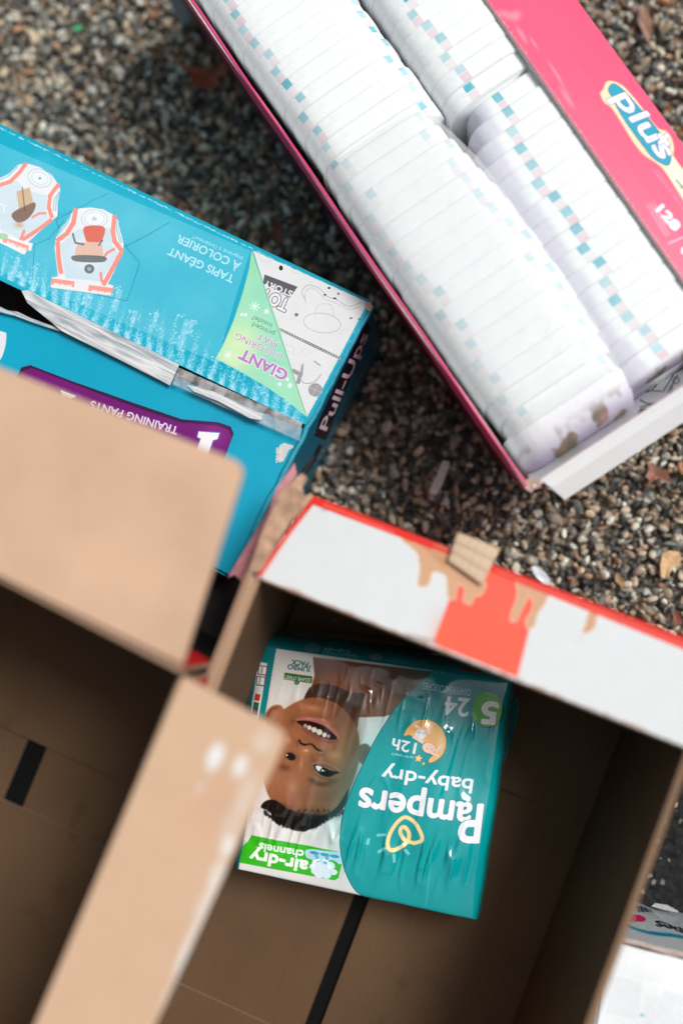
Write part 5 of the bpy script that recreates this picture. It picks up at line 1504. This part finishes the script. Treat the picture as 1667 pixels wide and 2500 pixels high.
    for k in range(60):
        t = k / 60; ca.ell(1045 + 30 * math.sin(t * 1.2) - 60 * t, 1100 + 330 * t, 2.2, 2.2, (.3, .72, .72), .8)
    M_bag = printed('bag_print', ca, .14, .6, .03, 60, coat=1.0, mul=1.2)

    # pillow body
    nu, nv, sk_n = 170, 170, 12
    ss = np.concatenate([-(np.arange(sk_n, 0, -1) / sk_n), np.linspace(0, 1, nu), 1 + np.arange(1, sk_n + 1) / sk_n])
    tt = np.concatenate([-(np.arange(sk_n, 0, -1) / sk_n), np.linspace(0, 1, nv), 1 + np.arange(1, sk_n + 1) / sk_n])
    S, T = np.meshgrid(ss, tt)
    cl = lambda x: np.clip(x, 0, 1)
    s, t = cl(S), cl(T)
    A = lambda k: np.array(c[k])[:2]
    XY = ((1 - s) * (1 - t))[..., None] * A('tl') + (s * (1 - t))[..., None] * A('tr') + (s * t)[..., None] * A('br') + ((1 - s) * t)[..., None] * A('bl')
    ql, qr, qt, qb = np.maximum(-S, 0), np.maximum(S - 1, 0), np.maximum(-T, 0), np.maximum(T - 1, 0)
    eu = (A('tr') - A('tl')); eu /= np.linalg.norm(eu); ev = (A('bl') - A('tl')); ev /= np.linalg.norm(ev)
    g = lambda q: np.sin(q * math.pi / 2)
    out_l, out_r, out_t, out_b = .046 * (1 - t) + .010, .015, .024, .004
    XY = XY + (-(g(ql) * out_l) + g(qr) * out_r)[..., None] * eu + (-(g(qt) * out_t) + g(qb) * out_b)[..., None] * ev
    drop = (1 - np.cos(np.maximum.reduce([ql, qr, qt, qb]) * math.pi / 2)) * .095
    Z = ZK - drop
    inn = (np.sin(math.pi * s) * np.sin(math.pi * t))
    Z += .008 * np.sqrt(np.maximum(inn, 0)) - .004
    # wrinkles: long ones run with t, strongest toward the two ends, plus broad dents
    x_, y_ = s * .27 / .01, t * .27 / .01
    wr = vnoise(x_ * .55 + t * 1.2, y_ * .10, 1) - .5                    # broad folds running with t
    edge_ = np.clip(inn * 5, 0, 1)
    band_ = 1.25 * np.exp(-((t - .80) / .09) ** 2) + .8 * np.exp(-((t - .20) / .07) ** 2)
    Z += wr * .0034 * (.35 + .9 * s) * edge_
    n1 = vnoise(x_ * 1.15 + y_ * .10, y_ * .22, 21)
    rid = np.clip(1 - np.abs(n1 * 2 - 1) * 2.2, 0, 1) ** 1.5            # sparse taut ridges
    Z += rid * .0038 * band_ * (.3 + .9 * s) * edge_
    n2_ = vnoise(x_ * .5 + y_ * .06, y_ * .12, 33)
    lng = np.clip(1 - np.abs(n2_ * 2 - 1) * 7, 0, 1)                       # a few long creases
    Z += lng * .0009 * (.2 + s) * edge_
    n3_ = vnoise(x_ * .8 + 3, y_ * .5, 44)
    Z += np.clip(1 - np.abs(n3_ * 2 - 1) * 5, 0, 1) * .0016 * np.exp(-((s - .07) / .09) ** 2 - ((t - .78) / .14) ** 2)
    Z += np.clip(1 - np.abs(n3_ * 2 - 1) * 5, 0, 1) * .0014 * np.exp(-((s - .45) / .16) ** 2 - ((t - .16) / .07) ** 2)
    dent = vnoise(x_ * .16 + 5, y_ * .18, 8) - .5
    Z += dent * .0055
    # seam creases on the skirts
    sk_all = np.maximum.reduce([ql, qr, qt, qb])
    Z += np.sin(np.where((ql + qr) > 0, y_ * .7, x_ * .8) + vnoise(x_ * .4, y_ * .4, 3) * 5) * .0016 * np.minimum(sk_all * 3, 1)
    XY[..., 0] += (vnoise(x_ * .35, y_ * .3, 12) - .5) * .003 * np.minimum(sk_all * 3, 1)
    XY[..., 1] += (vnoise(x_ * .3, y_ * .35, 14) - .5) * .003 * np.minimum(sk_all * 3, 1)
    hW, wW = S.shape
    verts = np.concatenate([XY, Z[..., None]], 2).reshape(-1, 3)
    i = (np.arange(wW - 1)[None] + np.arange(hW - 1)[:, None] * wW).ravel()
    faces = np.stack([i, i + wW, i + wW + 1, i + 1], 1)
    uv = np.stack([(verts[:, 0] - mn.x) / wx, (verts[:, 1] - mn.y) / wy], 1)
    me = mesh_from('bag_body', verts.tolist(), faces.tolist(), None, True, uv)
    if me.polygons[len(me.polygons) // 2].normal.z < 0: me.flip_normals()
    link('bag_body', me, r, [M_bag])
    # sealed fins: top edge seam (thin silvery line), and the ears at the corners
    M_seam = plain('teal_film', (.0, .17, .19), .25, .5, var=.3, scale=120, coat=.5)
    M_silver = plain('sealed_film_edge', (.34, .36, .33), .3, .5, var=.3, scale=200)
    top_l, top_r = PV('C6', 305, 36, .07), PV('C6', 1446, 190, .07)
    sheet('seam', [top_l, top_r, top_r + Vector((0, .003, .014)), top_l + Vector((0, .003, .012))], .0006, [M_silver, M_seam, M_silver], r, 30, 2, lambda s_, q: .0015 * math.sin(s_ * 25) * q)
    # folded gusset on the right side
    g0 = [PV('C6', *q, z) for q, z in [((1440, 262), .112), ((1452, 300), .09), ((1485, 345), .07), ((1495, 420), .065), ((1470, 520), .06), ((1440, 600), .058), ((1400, 760), .06), ((1355, 900), .07), ((1372, 700), .085), ((1408, 480), .1)]]
    board('gusset', ccw3(g0), .0008, [M_seam, M_seam, M_seam], r)
    return r
diaper_bag()

# ------------------------------------------------------------------ white pack, bottom right
def white_pack():
    zt = .177
    a, b = PV('W', 60, 985, zt), PV('W', 1122, 1250, zt)
    u = (b - a).normalized(); v = Vector((u.y, -u.x, 0))
    o = a - u * .004
    Lw, Lh = .34, .24
    r = thing('white_pack', 'white plastic-wrapped pack with blue side stripe standing on the asphalt', 'wrapped pack', o + u * Lw / 2 + v * Lh / 2 - Vector((0, 0, zt)))
    ct = Canvas('pack_top_print', o + v * Lh, u, -v, Lw, Lh, 4200, (.88, .89, .895))
    ct.view = 'W'
    gy = (.62, .68, .72)
    ct.small_print((330, 1575), (1200, 1720), 7, 1, (0, 30), (.62, .66, .68), .7, 1); ct.small_print((0, 1500), (1200, 1700), 4, 1, (0, 30), (.7, .74, .76), .6, 8)
    ct.small_print((-60, 1600), (440, 1700), 14, 14, (-5, 45), gy, .7, 2); ct.small_print((500, 1880), (1250, 2060), 14, 12, (-5, 45), gy, .7, 3)
    ct.small_print((800, 1820), (1250, 1920), 14, 3, (-5, 42), (.55, .68, .76), .8, 5)
    ct.line([(0, 2270), (320, 2440)], 6, gy, .5); ct.ell(445, 2210, 36, 24, (.40, .70, .76)); ct.line([(430, 1750), (420, 2150)], 4, (.8, .82, .84))
    ct.small_print((100, 1005), (1200, 1285), 9, 1, (0, 30), (.66, .64, .64), .7, 6)
    ct.grain(.01, 4)
    cs = Canvas('pack_side_print', o - Vector((0, 0, zt)), u, Vector((0, 0, 1)), Lw, zt, 3000, (.66, .68, .69))
    cs.view = 'W'
    for k, (x, w_) in enumerate([(345, 10), (372, 22), (398, 8), (416, 20), (440, 26), (468, 8), (485, 26), (515, 24), (545, 6), (560, 8), (574, 8), (590, 8), (604, 8)]):
        cs.line([(x - 20, 452 + k * 5), (x + 22, 560 + k * 3)], w_, (.10, .12, .18))
    cs.text('0 36000 29145', (700, 655), (360, 545), 34, (.42, .43, .46), up=(.2, 1)); cs.small_print((740, 640), (950, 700), 14, 1, (0, 30), (.5, .5, .54), .7, 4)
    cs.poly([(180, 600), (330, 600), (420, 625), (500, 690), (440, 715), (330, 705), (180, 712)], (.72, .04, .30), smooth=4); cs.ell(290, 665, 40, 28, (.88, .5, .6), ring=12)
    cs.text('wipes', (1420, 955), (660, 730), 120, (.12, .16, .20), up=(.1, 1), bold=4)
    cs.line([(190, 800), (600, 880), (1122, 1010), (1400, 1080)], 46, (.02, .44, .54)); cs.line([(180, 775), (560, 850), (1100, 980)], 14, (.45, .68, .78), .7)
    cs.grain(.02, 5)
    M_t = printed('pack_top_print', ct, .35, .4, .2, 30); M_s = printed('pack_side_print', cs, .3, .5, .3, 40)
    M_w = plain('white_film', (.72, .72, .73), .3, .5)
    # soft box: bevelled top edges, pinkish brown inner lip
    sheet('top_panel', [o + v * Lh, o + v * Lh + u * Lw, o + u * Lw + v * .004, o + v * .004], .002, [M_t, M_w, M_w], r, 20, 14,
          lambda s, q: -.004 * (abs(2 * q - 1) ** 6) - .004 * abs(2 * s - 1) ** 8 + .0015 * math.sin(s * 17 + q * 6), ct)
    zz = Vector((0, 0, zt))
    sheet('front_panel', [o - zz, o + u * Lw - zz, o + u * Lw - Vector((0, 0, .006)), o - Vector((0, 0, .006))], .002, [M_s, M_w, M_w], r, 30, 12,
          lambda s, q: .004 * math.sin(q * math.pi) + .002 * math.sin(s * 31 + q * 4), cs, face=-v)
    for nm, pp, qq in (('side_panel', o + v * .004, o + v * Lh), ('side_panel', o + u * Lw + v * Lh, o + u * Lw + v * .004)):
        sheet(nm, [qq - zz, pp - zz, pp - Vector((0, 0, .008)), qq - Vector((0, 0, .008))], .002, [M_w, M_w, M_w], r)
    sheet('back_panel', [o + v * Lh + u * Lw - zz, o + v * Lh - zz, o + v * Lh - Vector((0, 0, .008)), o + v * Lh + u * Lw - Vector((0, 0, .008))], .002, [M_w, M_w, M_w], r)
    M_lip = plain('tan_seal_lip', (.42, .33, .29), .5, var=.5, scale=150)
    sheet('seal_lip', [o - Vector((0, 0, .0045)) - v * .002, o + u * Lw - Vector((0, 0, .0045)) - v * .002, o + u * Lw + v * .004 - Vector((0, 0, .0012)), o + v * .001 - Vector((0, 0, .0012))], .002, [M_lip] * 3, r, 40, 1, lambda s, q: .0008 * math.sin(s * 60))
    # loose clear film fin at the foot
    c = [PV('W', *q, .012) for q in [(600, 420), (660, 370), (860, 400), (1040, 500), (1040, 525), (900, 500), (760, 470)]]
    board('film_fin', ccw3(c), .0006, [mf, mf, mf], r)
white_pack()

# ------------------------------------------------------------------ small things on the gravel
def leafy(name, label, cat, view, pts, z, col, t=.0008, curl=.004, vein=None, rough=.6, coat=0):
    P3 = [PV(view, x, y, z) for x, y in pts]
    c = sum(P3, Vector((0, 0, 0))) / len(P3)
    bm = bmesh.new()
    P3 = ccw3(P3)
    vs = [bm.verts.new((p.x, p.y, z + curl * (random.random() - .2))) for p in P3]
    cv = bm.verts.new((c.x, c.y, z - curl * .3))
    for i in range(len(vs)): bm.faces.new((cv, vs[i], vs[(i + 1) % len(vs)]))
    bmesh.ops.subdivide_edges(bm, edges=bm.edges[:], cuts=1, use_grid_fill=True)
    r = bmesh.ops.extrude_face_region(bm, geom=bm.faces[:])
    for v in [g for g in r['geom'] if isinstance(g, bmesh.types.BMVert)]: v.co.z += t
    bmesh.ops.recalc_face_normals(bm, faces=bm.faces[:])
    me = bpy.data.meshes.new(name); bm.to_mesh(me); bm.free()
    m = plain(name + '_surface', col, rough, var=.3, scale=220, bump=.5, coat=coat)
    o = link(name, me, None, [m])
    o.location = (c.x, c.y, 0); me.transform(Matrix.Translation((-c.x, -c.y, 0)))
    return tag(o, label, cat)
leaf = leafy('dry_leaf', 'brown lens-shaped leaf lying on pale gravel beyond the pink carton', 'leaf', 'C3', [(1335, 38), (1360, 60), (1382, 120), (1386, 170), (1380, 215), (1366, 250), (1340, 205), (1315, 150), (1305, 100), (1315, 60)], .012, (.30, .17, .11))
leafy('dry_leaf', 'rust-red crumpled leaf on dark gravel left of the pink carton', 'leaf', 'C2', [(0, 335), (50, 320), (90, 340), (150, 330), (180, 300), (215, 330), (200, 370), (160, 375), (170, 420), (110, 440), (70, 420), (30, 430), (40, 380)], .012, (.34, .10, .05), curl=.01)
leafy('dry_leaf', 'reddish brown ragged leaf near the white end flap', 'leaf', 'V', [(1040, 380), (1100, 370), (1150, 410), (1200, 440), (1270, 460), (1310, 600), (1240, 590), (1190, 540), (1130, 570), (1060, 625), (1080, 560), (1030, 530), (1070, 450)], .011, (.33, .17, .12), curl=.008)
leafy('dry_leaf', 'small brown pointed leaf near the striped flap', 'leaf', 'V', [(690, 1640), (720, 1600), (760, 1640), (790, 1690), (795, 1740), (770, 1790), (740, 1740), (700, 1710)], .011, (.36, .22, .11))
leafy('dry_leaf', 'red-brown leaf piece beside the orange-red rim at right', 'leaf', 'V', [(1340, 2030), (1400, 2040), (1450, 2170), (1380, 2210), (1350, 2140)], .011, (.24, .08, .05))
leafy('dry_leaf', 'dark red leaf scrap between blue and pink cartons', 'leaf', 'C1', [(1130, 450), (1150, 440), (1165, 490), (1150, 550), (1125, 520), (1110, 490)], .011, (.20, .07, .04))
leafy('plastic_sliver', 'white plastic sliver on the shaded gravel below the pink carton', 'plastic scrap', 'C4', [(190, 998), (225, 1005), (226, 1030), (210, 1075), (180, 1150), (150, 1198), (112, 1190), (115, 1160), (150, 1100), (170, 1040)], .012, (.86, .80, .78), .003, .001)
leafy('plastic_chip', 'pale bluish chip of plastic on gravel just behind the torn flap', 'plastic scrap', 'K', [(985, 325), (1020, 318), (1080, 360), (1116, 410), (1105, 460), (1070, 455), (1030, 410), (1000, 370)], .013, (.60, .66, .70), .002, .002, rough=.3)
leafy('tan_stone', 'flat ochre stone, largest on the gravel at right', 'stone', 'V', [(1215, 1395), (1280, 1360), (1400, 1370), (1425, 1440), (1410, 1520), (1350, 1540), (1270, 1650), (1235, 1680), (1200, 1650), (1190, 1520)], .010, (.62, .40, .20), .005, .003)
leafy('green_scrap', 'tiny green plastic scrap on the far left gravel', 'plastic scrap', 'S', [(178, 66), (198, 62), (204, 72), (186, 78)], .012, (.05, .40, .16), .001, .001)
leafy('white_pebble', 'small white chip touching the orange-red rim of the striped flap', 'stone', 'K', [(860, 370), (890, 362), (912, 378), (905, 395), (880, 392)], .015, (.75, .74, .74), .004, .001)

# ------------------------------------------------------------------ black box added so the gap between the cartons reads dark
def dark_gap_filler():
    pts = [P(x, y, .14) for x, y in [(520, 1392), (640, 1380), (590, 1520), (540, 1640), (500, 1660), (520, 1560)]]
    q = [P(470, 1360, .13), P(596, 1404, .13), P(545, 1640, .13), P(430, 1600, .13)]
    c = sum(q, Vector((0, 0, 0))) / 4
    r = thing('gap_filler', 'black filler box added to darken the deep gap between the brown and striped cartons', 'carton', (c.x, c.y, 0))
    m = plain('black_filler_board', (.012, .012, .014), .6)
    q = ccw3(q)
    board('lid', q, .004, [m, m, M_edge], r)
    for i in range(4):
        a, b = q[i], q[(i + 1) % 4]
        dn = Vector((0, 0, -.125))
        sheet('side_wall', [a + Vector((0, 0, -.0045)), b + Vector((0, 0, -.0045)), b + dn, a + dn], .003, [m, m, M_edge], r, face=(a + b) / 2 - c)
dark_gap_filler()
